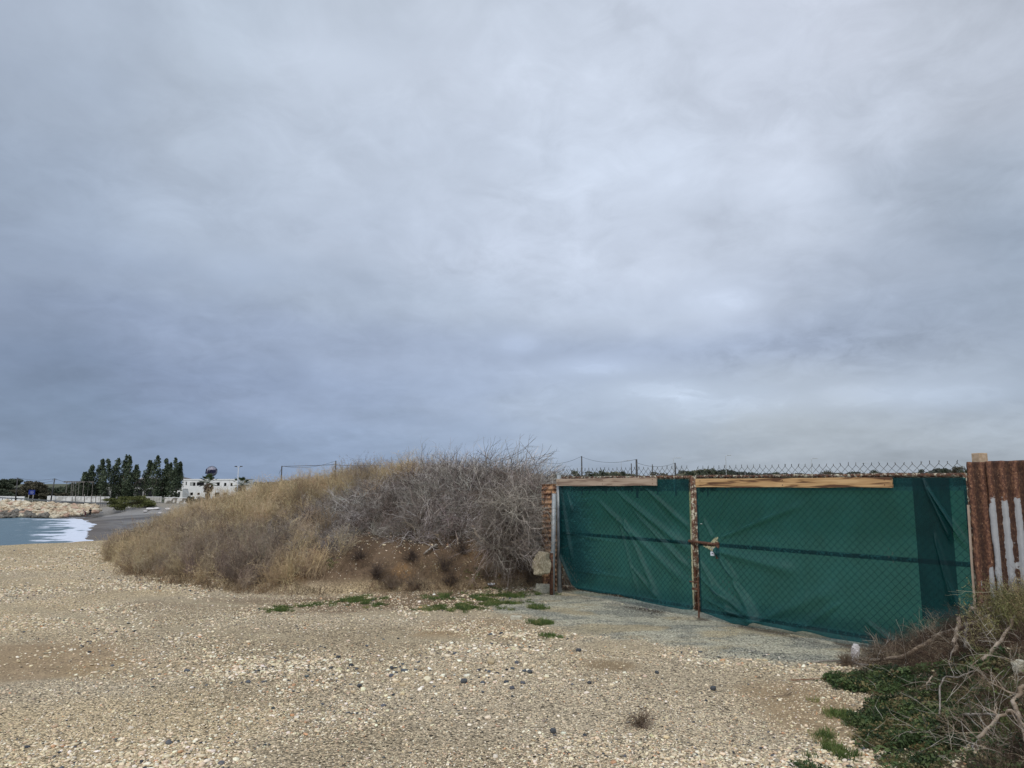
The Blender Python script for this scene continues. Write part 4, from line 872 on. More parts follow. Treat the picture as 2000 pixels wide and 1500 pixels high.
# small dark shrubs on the bank, each a plant
dsm = mat('dark_dead_stems', (0.055, 0.038, 0.030), 0.9, (0.11, 0.08, 0.06), 12)
dsm2 = mat('brown_dead_stems', (0.13, 0.095, 0.065), 0.9, (0.20, 0.15, 0.11), 12)
def shrub(label, u, v, size, m, seed, cat='shrub', dense=60):
    global rnd
    keep_r = rnd; rnd = random.Random(seed); h = hit(u, v); mb = MB()
    for i in range(dense):
        az_ = rnd.uniform(0, 6.28); tl = rnd.uniform(0.0, 1.35); d = Vector((math.sin(tl)*math.cos(az_), math.sin(tl)*math.sin(az_), math.cos(tl)))
        pts = grow(mb, rv(size*0.07)*Vector((1, 1, 0.2)), d, size*rnd.uniform(0.6, 1.1), 0.0028, 5, 0.2, 0.03)
        for b in range(5):
            j = rnd.randint(1, 5); grow(mb, pts[j], rv(1), size*0.3, 0.0017, 2, 0.3, 0)
    o = mb.build('dead_shrub', m); o.location = h; rnd = keep_r; return tag(o, label, cat, 'dead shrubs on the bank')
for a_ in (('low dark shrub left end of the bare bank', 735, 1128, .30, dsm, 1), ('reddish brown wispy shrub at the foot of the bank', 808, 1150, .42, dsm2, 2), ('dark upright shrub in the middle of the bank', 868, 1112, .36, dsm, 3),
           ('dark bushy shrub under the hanging twigs', 985, 1104, .38, dsm, 4), ('dark shrub just below the overhanging roots', 905, 1080, .25, dsm, 5), ('brown sprawling shrub at the foot of the gate post', 1108, 1152, .36, dsm2, 6), ('thin brown shrub in front of the leaning boulder', 1035, 1136, .30, dsm2, 7),
           ('small dark shrub above the low left shrub', 700, 1092, .24, dsm, 8), ('small dark tuft just left of the driftwood stub', 806, 1094, .22, dsm, 9), ('dark shrub right of the driftwood stub', 878, 1142, .28, dsm, 10), ('brown shrub under the thick pale root', 948, 1126, .30, dsm2, 11), ('dark shrub filling the corner left of the leaning boulder', 1022, 1112, .34, dsm, 12), ('low brown shrub between the two left shrubs and the grass', 765, 1148, .28, dsm2, 13)): shrub(*a_)
o = shrub('small dead brown tuft alone on the gravel near the bottom', 1252, 1418, .13, dsm2, 12, 'plant', 45); del o['group']
# sparse standing stalks at the left tip
n = 26; y = rng.uniform(15.5, 19, n); x = -0.535*y+rng.uniform(0, 1.2, n); sp_ = [weed_proto(k, 0.75, 5, 0.8) for k in range(2)]
place('tall_stalks', np.stack([x, y, height(x, y)], 1), sp_, pick([A(170, 146, 106), A(140, 122, 96)], [1, 1], n), 0.6, 1.1, 0.12, 'tall thin dry stalks standing above the left tip of the mound', 'dry stalks')
# branchy straw bushes give the weed cover its coarse grain
nb_ = mound_points(2600, lambda x, y, t, rh: np.clip(1.1-brushiness(x, y, t), 0, 1)*0.30*(t > 0.02)*(t < 1.05)*(1-0.9*(x > -2.8)*(t < 0.72)))
bs3 = [brush_proto(k) for k in range(4)]; n = len(nb_)
scatter('dry_bushes', nb_, np.stack([rng.normal(0.3, 0.3, n), rng.normal(0, 0.3, n), 0*nb_[:, 0]], 1), rng.uniform(0.38, 0.66, n), rng.integers(0, 4, n), pick([A(216, 194, 152), A(180, 158, 124), A(228, 212, 176), A(130, 114, 96)], [4, 3, 3, 1.5], n), bs3, 'coarser straw coloured branching bushes among the dry weeds', 'dry weeds')
# exposed pale roots
def limb(name, label, pts, r0, r1, m, cat='branch', group=None, forks=0, seed=1):
    global rnd
    kr = rnd; rnd = random.Random(seed); P = [Vector(p) for p in pts]; fine = []
    for i in range(len(P)-1):
        for k in range(5): fine.append(P[i].lerp(P[i+1], k/5)+rv(r0*0.35))
    fine.append(P[-1]); n_ = len(fine); rad = [(r0+(r1-r0)*i/(n_-1))*rnd.uniform(0.85, 1.15) for i in range(n_)]; mb = MB(); mb.tube(fine, rad, 8)
    o = mb.build(name, m, None, True)
    for f in range(forks):
        j = rnd.randint(2, n_-3); mb = MB(); L0 = (P[-1]-P[0]).length
        pt = grow(mb, fine[j], (fine[j+1]-fine[j]).normalized()+rv(0.7)+Vector((0, 0, 0.35)), L0*rnd.uniform(0.25, 0.55), rad[j]*0.5, 7, 0.18, 0.0, 5)
        for b in range(2): grow(mb, pt[3+b*2], (pt[3]-pt[2]).normalized()+rv(0.6), L0*0.2, rad[j]*0.22, 4, 0.2, 0, 4)
        s = mb.build('side_branch', m, o)
    rnd = kr; return tag(o, label, cat, group)
bark = mat('pale_dead_wood', (0.22, 0.165, 0.115), 0.9, (0.38, 0.31, 0.24), 16, 8, bump=0.004, bscale=60)
bark_g = mat('grey_dead_wood', (0.16, 0.135, 0.11), 0.9, (0.30, 0.27, 0.235), 16, 8, bump=0.004, bscale=60)
def path(pp, up=0.02): return [hit(u, v)+Vector((0, 0, up))-Vector((0, 0.02, 0)) for u, v in pp]
def apath(pp): return [at(u, v, Y) for u, v, Y in pp]
limb('exposed_root', 'thick pale root hanging from the brush onto the bank', apath([(922, 1026, 12.7), (930, 1042, 12.5), (942, 1056, 12.35), (951, 1066, 12.2)]), 0.022, 0.016, bark, 'root', None, 1, 3)
limb('exposed_root', 'thin curved root hanging left of the thick pale root', apath([(890, 1040, 12.6), (893, 1052, 12.4), (895, 1064, 12.2)]), 0.012, 0.007, bark, 'root', None, 0, 4)
limb('exposed_root', 'thin root hanging right of the thick pale root', apath([(940, 1044, 12.6), (952, 1052, 12.4), (960, 1062, 12.2)]), 0.011, 0.006, bark, 'root', None, 0, 5)
limb('dead_branch', 'short pale driftwood stub lying on the bare bank', path([(828, 1085), (842, 1074), (853, 1068)], 0.03), 0.012, 0.026, bark_g, 'branch', None, 0, 6)
# ------------------------------------------------------------------ debris slope on the right
n = 2600; x = rng.uniform(1.6, 6.2, n); y = rng.uniform(3.2, 7.4, n)
ng2 = (x-GM.x)*GN.x+(y-GM.y)*GN.y; x0 = 1.75+0.40*(y-3.6); uu, vv = proj(x, y, height(x, y))
up_ = (ng2 > 0.03) & (x > x0+0.1) & ((vv < 1318-0.06*(uu-1700)+60*(fbm(x*2, y*2, 3, 150)-0.5)) | ((uu > 1760+250*fbm(x*3, y*3, 3, 155)) & (rng.random(n) < 0.65))) & (rng.random(n) < sst(0.05, 0.6, x-x0))
pt = np.stack([x[up_], y[up_], height(x[up_], y[up_])-0.02], 1); n = len(pt)
bp4 = [brush_proto(k) for k in range(5)]
scatter('twig_debris', pt, np.stack([rng.normal(0.3, 0.7, n), rng.normal(0, 0.7, n), 0*pt[:, 0]], 1), rng.uniform(0.15, 0.30, n), rng.integers(0, 5, n),
        pick([A(72, 58, 47), A(98, 80, 66), A(50, 39, 32), A(150, 134, 114)], [5, 4, 4, 2.2], n), bp4, 'brown heap of twigs and brash piled against the right end of the gate', 'brush heap')
def leaf_proto(k, nl=54, rad=0.075, hh=0.05, ls=0.0105):
    mb = MB()
    for i in range(nl):
        a = rnd.uniform(0, 6.28); r = rad*math.sqrt(rnd.random()); c = Vector((r*math.cos(a), r*math.sin(a), hh*(0.35+0.65*rnd.random())*(1-0.5*(r/rad)**2)))
        nrm = (Vector((0, 0, 1))+rv(0.45)).normalized(); t1 = nrm.cross(rv(1)).normalized(); t2 = nrm.cross(t1); s_ = ls*rnd.uniform(0.6, 1.3)
        mb.add([c-t1*s_, c-t2*s_*0.6+nrm*s_*0.15, c+t1*s_*1.1-nrm*s_*0.3, c+t2*s_*0.6+nrm*s_*0.15], [(0, 1, 2, 3)])
        if i % 3 == 0: mb.tube([(c.x*0.3, c.y*0.3, -0.01), c], 0.0012, 3, cap=False)
    return mb.build('p', leaf_m)
lp = [leaf_proto(k) for k in range(5)]
n = 9000; x = rng.uniform(1.2, 4.6, n); y = rng.uniform(3.1, 6.6, n); uu, vv = proj(x, y, height(x, y)); f3 = fbm(x*2.2, y*2.2, 4, 160); x0 = 1.75+0.40*(y-3.6)
okg = (x > x0+0.02+1.3*(f3-0.5)) & (vv > 1310+140*(f3-0.5)-0.08*(uu-1700)) & (rng.random(n) < 0.2+0.8*sst(0.42, 0.56, fbm(x*2.6+5, y*2.6, 4, 170)))
pt = np.stack([x[okg], y[okg], height(x[okg], y[okg])], 1); n = len(pt); print('green', n)
gcol = pick([A(80, 96, 58), A(62, 80, 48), A(104, 116, 72), A(50, 64, 42), A(132, 120, 84)], [4, 4, 2.5, 3, 2.5], n, 0.2)
place('green_weeds', pt, lp, gcol, 0.6, 1.35, 0.3, 'low dark green leafy weeds carpeting the lower right slope', 'weeds')
# pale thin dead stalks lying through the weeds
mb = MB()
for i in range(95):
    uu_ = rnd.uniform(1690, 2010); vv_ = rnd.uniform(1240, 1500); 
    if uu_ < 1690+ (1320-vv_)*0.5: continue
    p0 = hit(uu_, vv_)+Vector((0, 0, 0.02)); d = Vector((rnd.gauss(-0.2, 0.6), rnd.gauss(0, 0.6), abs(rnd.gauss(0.5, 0.35))))
    pts = grow(mb, p0, d, rnd.uniform(0.15, 0.45), 0.0018, 6, 0.12, 0.04)
    for b in range(2): grow(mb, pts[2+b*2], (pts[3]-pts[2]).normalized()+rv(0.5), 0.12, 0.0013, 3, 0.2, 0)
tag(mb.build('dead_stalks', mat('pale_stalk', (0.30, 0.26, 0.21), 0.9, (0.46, 0.42, 0.36), 4)), 'pale thin dead stalks lying through the green weeds', 'dry stalks', kind='stuff')
# branches, one by one
def br(label, pp, r0, r1, m=bark, forks=1, seed=1, up=0.05):
    P = [hit(u, v)+Vector((0, -0.03, up+(e[0] if e else 0))) for u, v, *e in pp]; return limb('dead_branch', label, P, r0, r1, m, 'branch', 'dead branches on the debris heap', forks, seed)
br('long brown branch running from the gate foot up to the top of the heap', [(1700, 1302), (1760, 1296), (1808, 1268), (1830, 1252), (1880, 1240), (1935, 1218)], 0.014, 0.022, bark, 2, 11, 0.06)
br('thick short limb sticking out left near the top of the heap', [(1858, 1209, .1), (1880, 1214, .1), (1905, 1228, .08)], 0.016, 0.020, bark, 0, 12, 0.08)
br('stubby bare limb leaning down the middle of the heap', [(1874, 1236, .08), (1868, 1262, .05), (1857, 1290, 0.0)], 0.019, 0.016, bark, 0, 13, 0.06)
br('second stubby limb beside the leaning one', [(1886, 1242, .06), (1884, 1258, .04), (1882, 1276, 0)], 0.016, 0.012, bark_g, 0, 14, 0.05)
br('forked pale branch descending right of the stubby limbs', [(1982, 1225, .05), (1972, 1248, .04), (1945, 1280, .02), (1916, 1306, 0)], 0.010, 0.013, bark, 2, 15, 0.06)
br('upright broken stub above the heap next to the sheet', [(1903, 1192, .12), (1897, 1206, .1), (1893, 1222, .06)], 0.009, 0.012, bark, 1, 16, 0.06)
br('curved grey branch lying low on the weeds', [(1832, 1412, .02), (1834, 1380, .10), (1842, 1360, .10), (1868, 1356, .08), (1900, 1335, .05)], 0.006, 0.005, bark_g, 2, 17, 0.04)
br('tangled pale branch at the bottom right corner', [(1905, 1460), (1950, 1435, .05), (1978, 1428, .06), (1998, 1452, .03)], 0.011, 0.008, bark, 3, 18, 0.06)
br('thin branch bundle crossing the weeds', [(1870, 1410), (1925, 1422, .04), (1985, 1432, .05)], 0.008, 0.006, bark_g, 2, 19, 0.05)
br('thick knotty stem at the right edge below the stone', [(1995, 1372, .05), (1975, 1400, .04), (1990, 1440, .03), (1998, 1470, .02)], 0.014, 0.010, bark, 1, 20, 0.05)
br('short broken stick lying on the green weeds', [(1806, 1352, .03), (1818, 1340, .05)], 0.006, 0.005, bark, 0, 21, 0.03)
br('reddish stick lying on the apron edge', [(1540, 1330), (1580, 1327), (1640, 1325)], 0.005, 0.003, mat('red_twig', (0.20, 0.10, 0.06), 0.85), 0, 22, 0.012)
br('curved brown stick in front of the white lump', [(1585, 1294), (1630, 1292), (1690, 1300), (1740, 1306)], 0.007, 0.009, bark_g, 1, 23, 0.015)
br('bent twig on the sandy patch', [(1505, 1362), (1535, 1358), (1545, 1352)], 0.004, 0.003, dsm2, 1, 24, 0.012)
shrub('dark dead tuft wrapped around the white lump by the gate', 1655, 1300, .13, dsm2, 41, 'plant', 70)['group'] = 'dead tufts'
# pale feathery weed leaning in from the right
n = 20; P = hit(1985, 1195); x = rng.normal(P.x+0.12, 0.16, n); y = rng.normal(P.y-0.05, 0.12, n)
fw = [weed_proto(k, 0.36, 16, 0.8, True, straw_m, 1.0) for k in range(3)]
place('feathery_weed', np.stack([x, y, height(x, y)-0.02], 1), fw, pick([A(140, 136, 92), A(166, 152, 112), A(110, 112, 74)], [3, 3, 2], n), 0.6, 1.0, 0.35, 'olive and straw feathery weed in front of the zinc sheet', 'weeds')
limb('grass_stalk', 'single pale seed stalk reaching left in front of the cloth', [at(1990, 1162, 5.6), at(1950, 1157, 5.6), at(1905, 1157, 5.55), at(1868, 1153, 5.5)], 0.0026, 0.0014, mat('seed_stalk', (0.30, 0.27, 0.18), 0.9), 'grass', None, 1, 25)
# ------------------------------------------------------------------ green grass on the lot edge
def grass_proto(k, nb=34, h=0.045, rad=0.05):
    mb = MB()
    for i in range(nb):
        a = rnd.uniform(0, 6.28); r = rad*math.sqrt(rnd.random()); c = Vector((r*math.cos(a), r*math.sin(a), 0)); d = (Vector((0, 0, 1))+rv(0.35)).normalized(); L_ = h*rnd.uniform(0.5, 1.2); w_ = Vector((math.cos(a*3), math.sin(a*3), 0))*0.0025
        m1 = c+d*L_*0.6; tip = c+d*L_+rv(0.006)-Vector((0, 0, 0.005)); mb.add([c-w_, c+w_, m1+w_*0.8, m1-w_*0.8, tip], [(0, 1, 2, 3), (3, 2, 4)])
    return mb.build('p', leaf_m)
gpz = [grass_proto(k) for k in range(4)]; PT = []
for (u, v, ru, rv_, cnt) in ((550, 1191, 26, 5, 110), (705, 1176, 52, 7, 330), (600, 1181, 20, 3, 40), (855, 1166, 28, 5, 90), (905, 1186, 42, 8, 360), (960, 1170, 58, 9, 420), (985, 1180, 30, 8, 200), (860, 1188, 50, 4, 130), (1060, 1220, 22, 4, 60), (1030, 1163, 50, 6, 120), (1045, 1189, 26, 5, 50), (945, 1150, 60, 4, 60), (640, 1146, 20, 4, 25), (1070, 1247, 20, 4, 30), (1600, 1430, 25, 14, 30), (1620, 1465, 30, 16, 60), (1655, 1400, 25, 25, 80)):
    c = gp(u, v); a = (gp(u+ru, v)-c).length; b = abs(gp(u, v-rv_).y-gp(u, v+rv_).y)/2
    for i in range(cnt): q = rng.normal(0, 0.55, 2); PT.append((c.x+q[0]*a, c.y+q[1]*b))
PT = np.array(PT); PT = PT[fbm(PT[:, 0]*7, PT[:, 1]*7, 3, 180) > 0.52]
n = len(PT); place('green_grass', np.column_stack([PT, height(PT[:, 0], PT[:, 1])]), gpz, pick([A(96, 114, 62), A(78, 96, 52), A(132, 134, 84)], [4, 3, 2], n, 0.12), 0.6, 1.25, 0.15, 'short fresh green grass patches along the edge of the lot', 'grass')

# ================================================================== the far shore
GZF = -2.8
def foliage_obj(name, shape, n, size, m, parent, seed, jitter=0.5):
    r = np.random.default_rng(seed); C_ = shape(r, n); n = len(C_)
    a = r.normal(size=(n, 3)); a /= np.linalg.norm(a, axis=1)[:, None]; b = r.normal(size=(n, 3)); b = np.cross(a, b); b /= np.linalg.norm(b, axis=1)[:, None]
    s = size*r.uniform(0.6, 1.4, (n, 1)); V = np.stack([C_-a*s, C_-b*s*0.7, C_+a*s, C_+b*s*0.7], 1).reshape(-1, 3)
    me = bpy.data.meshes.new(name); me.from_pydata(V.tolist(), [], np.arange(4*n).reshape(n, 4).tolist()); me.update(); me.materials.append(m)
    o = bpy.data.objects.new(name, me); C.objects.link(o); o.parent = parent; return o
def leafy(name, c1, c2, scale=0.5):
    m = mat(name, c1, 0.8, c2, scale, 4, lo=0.35, hi=0.65, spec=0.15); return m
pop_m = leafy('poplar_leaves', (0.036, 0.052, 0.032), (0.115, 0.140, 0.085), 0.9)
dark_m = leafy('evergreen_leaves', (0.034, 0.046, 0.030), (0.090, 0.105, 0.070), 0.8)
brn_m = leafy('brownish_leaves', (0.055, 0.052, 0.034), (0.125, 0.110, 0.075), 0.8)
olive_m = leafy('olive_leaves', (0.055, 0.065, 0.020), (0.135, 0.140, 0.050), 0.9)
trunk_m = mat('tree_bark', (0.10, 0.08, 0.06), 0.9, (0.17, 0.14, 0.11), 3)
def clumps(r, k, radii, cz, flat=1.0):
    d = r.normal(size=(k, 3)); d /= np.linalg.norm(d, axis=1)[:, None]; rad = r.uniform(0.35, 1.0, (k, 1))**0.5
    return d*rad*np.array(radii)+np.array([0, 0, cz])
def blob_shape(w, h, z0, k=26, cs=0.28, dome=False):
    def f(r, n):
        c = clumps(r, k, (w/2*0.86, w/2*0.86, h/2*0.86), z0+h/2)
        if dome: c[:, 2] = z0+np.abs(c[:, 2]-z0-h/2)*1.5+h*0.08
        i = r.integers(0, k, n); q = r.normal(size=(n, 3)); q /= np.linalg.norm(q, axis=1)[:, None]; q *= (r.random((n, 1))**0.45)*np.array([w*cs*0.6, w*cs*0.6, h*cs*0.5])
        P_ = c[i]+q; P_[:, 2] = np.maximum(P_[:, 2], z0*0.6); return P_
    return f
def poplar_shape(h, w, lean=0.06, forks=2):
    def f(r, n):
        k = 34; tz = r.random(k)**0.85; cz = 1.0+tz*(h-1.4)
        rad = w/2*(np.sin(np.clip(tz, 0.02, 1)**0.55*math.pi)**0.7*0.85+0.10)
        a = r.uniform(0, 6.28, k); c = np.stack([rad*0.62*np.cos(a)*r.random(k)**.4+lean*cz**1.15, rad*0.62*np.sin(a)*r.random(k)**.4, cz], 1)
        i = r.integers(0, k, n); q = r.normal(size=(n, 3)); q /= np.linalg.norm(q, axis=1)[:, None]; q *= (r.random((n, 1))**0.5)*np.array([1, 1, 1.9])*(rad[i][:, None]*0.48+0.12)
        # feathery upright plumes
        q[:, 0] += lean*np.abs(q[:, 2]); return c[i]+q
    return f
def tree(name, label, cat, u, vtop, vbase, D, w, shape, leaves, n, size, seed, group=None, trunk_r=0.15, limbs=5, zb=None, crown='crown'):
    z0 = at(u, vbase, D).z if zb is None else zb; P = at(u, vtop, D); h = P.z-z0
    o = thing(name, label, cat, (P.x, D, z0), 0, group)
    r = random.Random(seed); mb = MB(); th_ = h*0.72; mb.tube([(0, 0, -0.2), (0.02*h, 0, h*0.3), (0.05*h, 0, th_)], [trunk_r, trunk_r*0.7, trunk_r*0.15], 7)
    for i in range(limbs):
        z1 = h*r.uniform(0.15, 0.5); a = r.uniform(0, 6.28); e = Vector((math.cos(a)*w*0.32, math.sin(a)*w*0.32, z1+h*0.25)); mb.tube([(0.02*h, 0, z1), Vector((0.02*h, 0, z1)).lerp(e, 0.5)+Vector((0, 0, -0.1)), e], [trunk_r*0.45, trunk_r*0.3, trunk_r*0.1], 5)
    mb.build('trunk', trunk_m, o, True); foliage_obj(crown, shape(h, w), n, size, leaves, o, seed); return o
pops = [(166, 921, 3.1), (178, 907, 3.4), (195, 896, 3.6), (210, 894, 3.7), (227, 892, 3.5), (243, 885, 3.8), (253, 890, 2.8), (265, 906, 3.4), (288, 896, 3.3), (307, 889, 3.5), (321, 894, 3.5), (329, 902, 2.6), (341, 893, 3.4), (349, 900, 2.8)]
place_ = ['leftmost and shortest poplar of the left clump', 'second poplar from the left end of the left clump', 'third poplar from the left, broad topped', 'fourth poplar from the left with a rounded tip', 'fifth poplar from the left, slim with a pointed tip', 'tallest poplar of the row', 'slim side poplar leaning right of the tallest one', 'lower feathery poplar at the right end of the left clump',
          'slim pointed poplar starting the right clump', 'tallest poplar of the right clump', 'middle poplar of the right clump', 'small poplar tucked into the right clump', 'bushy poplar near the right end of the row', 'last poplar, next to the white building']
for i, (u, v, w_) in enumerate(pops):
    tree('poplar_tree', place_[i], 'tree', u-2, v, 976, 187+(i % 3)*1.6, w_*(1.12), lambda h, w: poplar_shape(h, w, 0.035+0.02*(i % 3)), pop_m, 2300, 0.19, 300+i, 'windblown poplars before the derelict buildings', 0.2, 4, GZF)
def bshape(k=26, cs=0.28, zf=0.12): return lambda h, w: blob_shape(w, h*(1-zf), h*zf, k, cs)
tree('pine_tree', 'broad domed pine at the far left edge', 'tree', 16, 930, 975, 240, 8.4, bshape(24, 0.26, 0.35), dark_m, 5200, 0.24, 401, None, 0.3, 7)
tree('leafy_tree', 'large brownish rounded tree behind the blue sign', 'tree', 68, 938, 976, 182, 6.2, bshape(30, 0.3, 0.02), brn_m, 6500, 0.19, 402, None, 0.25, 5)
for i, (u, v, w_, D, m_, lb_) in enumerate([(0, 956, 9, 205, dark_m, 'low dark scrub at the left edge under the pine'), (24, 955, 7, 215, brn_m, 'low brown scrub behind the white wall at left'), (98, 953, 5.5, 190, dark_m, 'dark bush between the brown tree and the leaning pole'), (113, 951, 5.0, 215, dark_m, 'rounded dark tree behind the leaning pole'), (92, 960, 3.5, 180, brn_m, 'small brown bush beside the brown tree'),
        (129, 950, 4.2, 215, dark_m, 'dark palm like bush under the pergola frame'), (146, 938, 5, 205, dark_m, 'dark tree filling the pergola frame'), (118, 962, 4, 182, brn_m, 'low rusty shrub left of the pergola'), (154, 948, 4.5, 200, dark_m, 'dark tree at the right end of the pergola')]):
    tree('leafy_tree', lb_, 'tree', u, v, 978, D, w_, bshape(18, 0.3, 0.02), m_, 2400, 0.20, 420+i, 'scrubby trees on the far shore', 0.12, 3, GZF)
o = tree('shrub', 'wide olive green shrub at the top of the dark beach', 'shrub', 257, 966, 997, 160, 11.5, lambda h, w: blob_shape(w, h*0.95, 0.0, 34, 0.22), olive_m, 9000, 0.13, 450, None, 0.06, 4, crown='foliage')
o = tree('shrub', 'round nearly black bush in front of the white building', 'shrub', 371, 969, 986, 158, 2.2, lambda h, w: blob_shape(w, h*0.97, 0.0, 16, 0.34), leafy('black_green', (0.010, 0.016, 0.010), (0.028, 0.040, 0.022)), 2600, 0.09, 451, None, 0.05, 3, crown='foliage')
o = tree('shrub', 'grey brown scrub between the black bush and the building', 'shrub', 392, 969, 985, 175, 3.2, lambda h, w: blob_shape(w, h*0.97, 0.0, 16, 0.34), brn_m, 1800, 0.10, 452, None, 0.05, 3, crown='foliage')
# ---- palms
palm_m = leafy('palm_leaves', (0.030, 0.048, 0.018), (0.085, 0.110, 0.045), 1.5); skirt_m = mat('dead_fronds', (0.05, 0.038, 0.026), 0.95, (0.12, 0.09, 0.06), 2)
def palm(label, u, vtop, vbase, D, w, seed):
    r = random.Random(seed); z0 = GZF; P = at(u, vtop, D); h = P.z-z0; o = thing('fan_palm', label, 'palm tree', (P.x, D, z0), 0, 'fan palms in front of the white building')
    mb = MB(); mb.tube([(0, 0, 0), (0.05, 0, h*0.35), (0, 0, h*0.72)], [0.42, 0.36, 0.30], 10); mb.build('trunk', skirt_m, o, True)
    cz = h*0.74
    mb = MB()
    for i in range(220):
        a = r.uniform(0, 6.28); zz = cz-r.random()*h*0.34; rr_ = w*0.26*(1-0.5*abs((cz-zz)/(h*0.36)-0.4)); c = Vector((math.cos(a)*rr_*r.uniform(.6, 1.1), math.sin(a)*rr_*r.uniform(.6, 1.1), zz)); d = Vector((math.cos(a)*0.25, math.sin(a)*0.25, -0.55)); t_ = Vector((-math.sin(a), math.cos(a), 0))*0.13
        mb.add([c-t_, c+t_, c+d+t_*0.7, c+d-t_*0.7], [(0, 1, 2, 3)])
    mb.build('dead_frond_skirt', skirt_m, o)
    for i in range(30):
        a = r.uniform(0, 6.28); e = r.uniform(-0.45, 1.35); d = Vector((math.cos(a)*math.cos(e), math.sin(a)*math.cos(e), math.sin(e))); L_ = w*0.34*r.uniform(0.85, 1.15); tip = Vector((0, 0, cz))+d*L_
        side = d.cross(Vector((0, 0, 1))).normalized(); up = side.cross(d); mb = MB(); mb.tube([(0, 0, cz), tip], 0.03, 4)
        for k in range(11):
            b = (k-5)/5*1.25; dd = (d*math.cos(b)+side*math.sin(b)); e_ = tip+dd*w*0.23*r.uniform(0.8, 1.1)*(1-0.15*abs(b))-Vector((0, 0, 0.12)); q = dd.cross(up).normalized()*0.11
            mb.add([tip, tip+dd*w*0.1+q, e_, tip+dd*w*0.1-q], [(0, 1, 2, 3)])
        mb.build('frond', palm_m, o)
    return o
palm('tall fan palm in front of the middle of the white building', 408, 932, 976, 196, 5.0, 1)
palm('fan palm at the right end of the white building beside the white lamp', 472, 937, 976, 198, 5.0, 2)
# ---- buildings
white = mat('white_render', (0.74, 0.74, 0.73), 0.85, (0.84, 0.84, 0.83), 0.6, 6); whiter = mat('white_band', (0.86, 0.86, 0.85), 0.8); dk = mat('dark_opening', (0.012, 0.013, 0.015), 0.6); grey = mat('grey_render', (0.30, 0.30, 0.29), 0.9, (0.42, 0.41, 0.39), 1.0, 5); roof_m = mat('grey_roof', (0.16, 0.15, 0.15), 0.8)
curt = mat('pale_curtain', (0.42, 0.43, 0.42), 0.8)
DB = 206
def building(label, u0, u1, vtop, D, depth, wins, wallm=white, band=True, zb=GZF):
    a = at(u0, vtop, D); b = at(u1, vtop, D); o = thing('building', label, 'building', ((a.x+b.x)/2, D, zb)); W = b.x-a.x; H = a.z-zb
    # front wall with real openings: panels between them
    def lx(u): return at(u, 940, D).x-(a.x+b.x)/2
    def lz(v): return at(u0, v, D).z-zb
    xs = sorted(set([-W/2, W/2]+[lx(q) for w_ in wins for q in w_[:2]])); zs = sorted(set([0, H]+[max(0, lz(q)) for w_ in wins for q in w_[2:4]])); mb = MB()
    for i in range(len(xs)-1):
        run = None
        for j in range(len(zs)-1):
            cx, cz = (xs[i]+xs[i+1])/2, (zs[j]+zs[j+1])/2
            if any(lx(w_[0]) < cx < lx(w_[1]) and lz(w_[3]) < cz < lz(w_[2]) for w_ in wins): continue
            mb.add([(xs[i], 0, zs[j]), (xs[i+1], 0, zs[j]), (xs[i+1], 0, zs[j+1]), (xs[i], 0, zs[j+1])], [(0, 1, 2, 3)])
    for (p_, q_) in (((-W/2, 0), (-W/2, depth)), ((W/2, depth), (W/2, 0)), ((-W/2, depth), (W/2, depth))): mb.add([(p_[0], p_[1], 0), (q_[0], q_[1], 0), (q_[0], q_[1], H), (p_[0], p_[1], H)], [(0, 1, 2, 3)])
    mb.build('wall', wallm, o)
    mb = MB(); mb.box((0, depth/2, H+0.05), (W+0.1, depth+0.1, 0.1)); mb.build('roof', roof_m, o)
    if band: mb = MB(); mb.box((0, -0.06, H-0.06), (W+0.24, 0.16, 0.26)); mb.build('parapet_band', whiter, o)
    for w_ in wins:
        x0_, x1_, z1_, z0_ = lx(w_[0]), lx(w_[1]), lz(w_[2]), max(0.0, lz(w_[3])); mb = MB()
        mb.box(((x0_+x1_)/2, 0.30, (z0_+z1_)/2), (x1_-x0_+0.02, 0.04, z1_-z0_+0.02)); kind_ = w_[4] if len(w_) > 4 else 'window'
        f_ = mb.build(kind_, dk, o)
        if len(w_) > 5: mb = MB(); mb.box((x0_+(x1_-x0_)*w_[5]/2, 0.12, (z0_+z1_)/2), ((x1_-x0_)*w_[5], 0.03, z1_-z0_)); mb.build('curtain', curt, f_)
    return o
main = building('long white two storey building with dark upper windows and a ball sign on its roof', 356, 466, 936, DB, 12, [(363, 365.2, 941, 947.5), (371.5, 382, 942.2, 949, 'window', 0.55), (384.5, 399, 942.2, 948.7), (424, 429.5, 942, 949), (438, 442.5, 943, 949.3), (450.5, 454.5, 943.3, 949.3), (373, 378.5, 962, 967.5), (387, 391.5, 962.5, 967), (421, 430, 962, 970), (437, 444, 962.5, 967), (402, 412, 964, 972, 'door')])
annex = building('lower white annex with a dark doorway left of the main building', 326, 357, 955.5, DB-3, 8, [(349, 353.5, 961, 970, 'door'), (341, 345, 961, 965.5), (333, 336, 962, 968, 'door')], white, True)
back_b = building('derelict grey building with open ground floor behind the poplars', 200, 330, 953, DB+2, 10, [(206, 214, 957, 972, 'opening'), (219, 228, 957, 972, 'opening'), (236, 246, 957, 972, 'opening'), (252, 262, 957, 972, 'opening'), (268, 280, 957, 972, 'opening'), (286, 300, 957, 972, 'opening'), (306, 320, 957, 972, 'opening')], grey, True)
up_b = building('dark upper block with a pale roof rising between the two poplar clumps', 262, 300, 936, DB+6, 10, [(266, 284, 943, 950), (288, 297, 943, 950)], mat('dark_wall', (0.06, 0.055, 0.05), 0.9), False)
a = at(270, 931, DB+6); b = at(296, 931, DB+6); zt_ = at(270, 936.2, DB+6).z; mb = MB(); X0, X1 = a.x-up_b.location.x, b.x-up_b.location.x; z0_ = zt_-GZF+0.1; z1_ = a.z-GZF
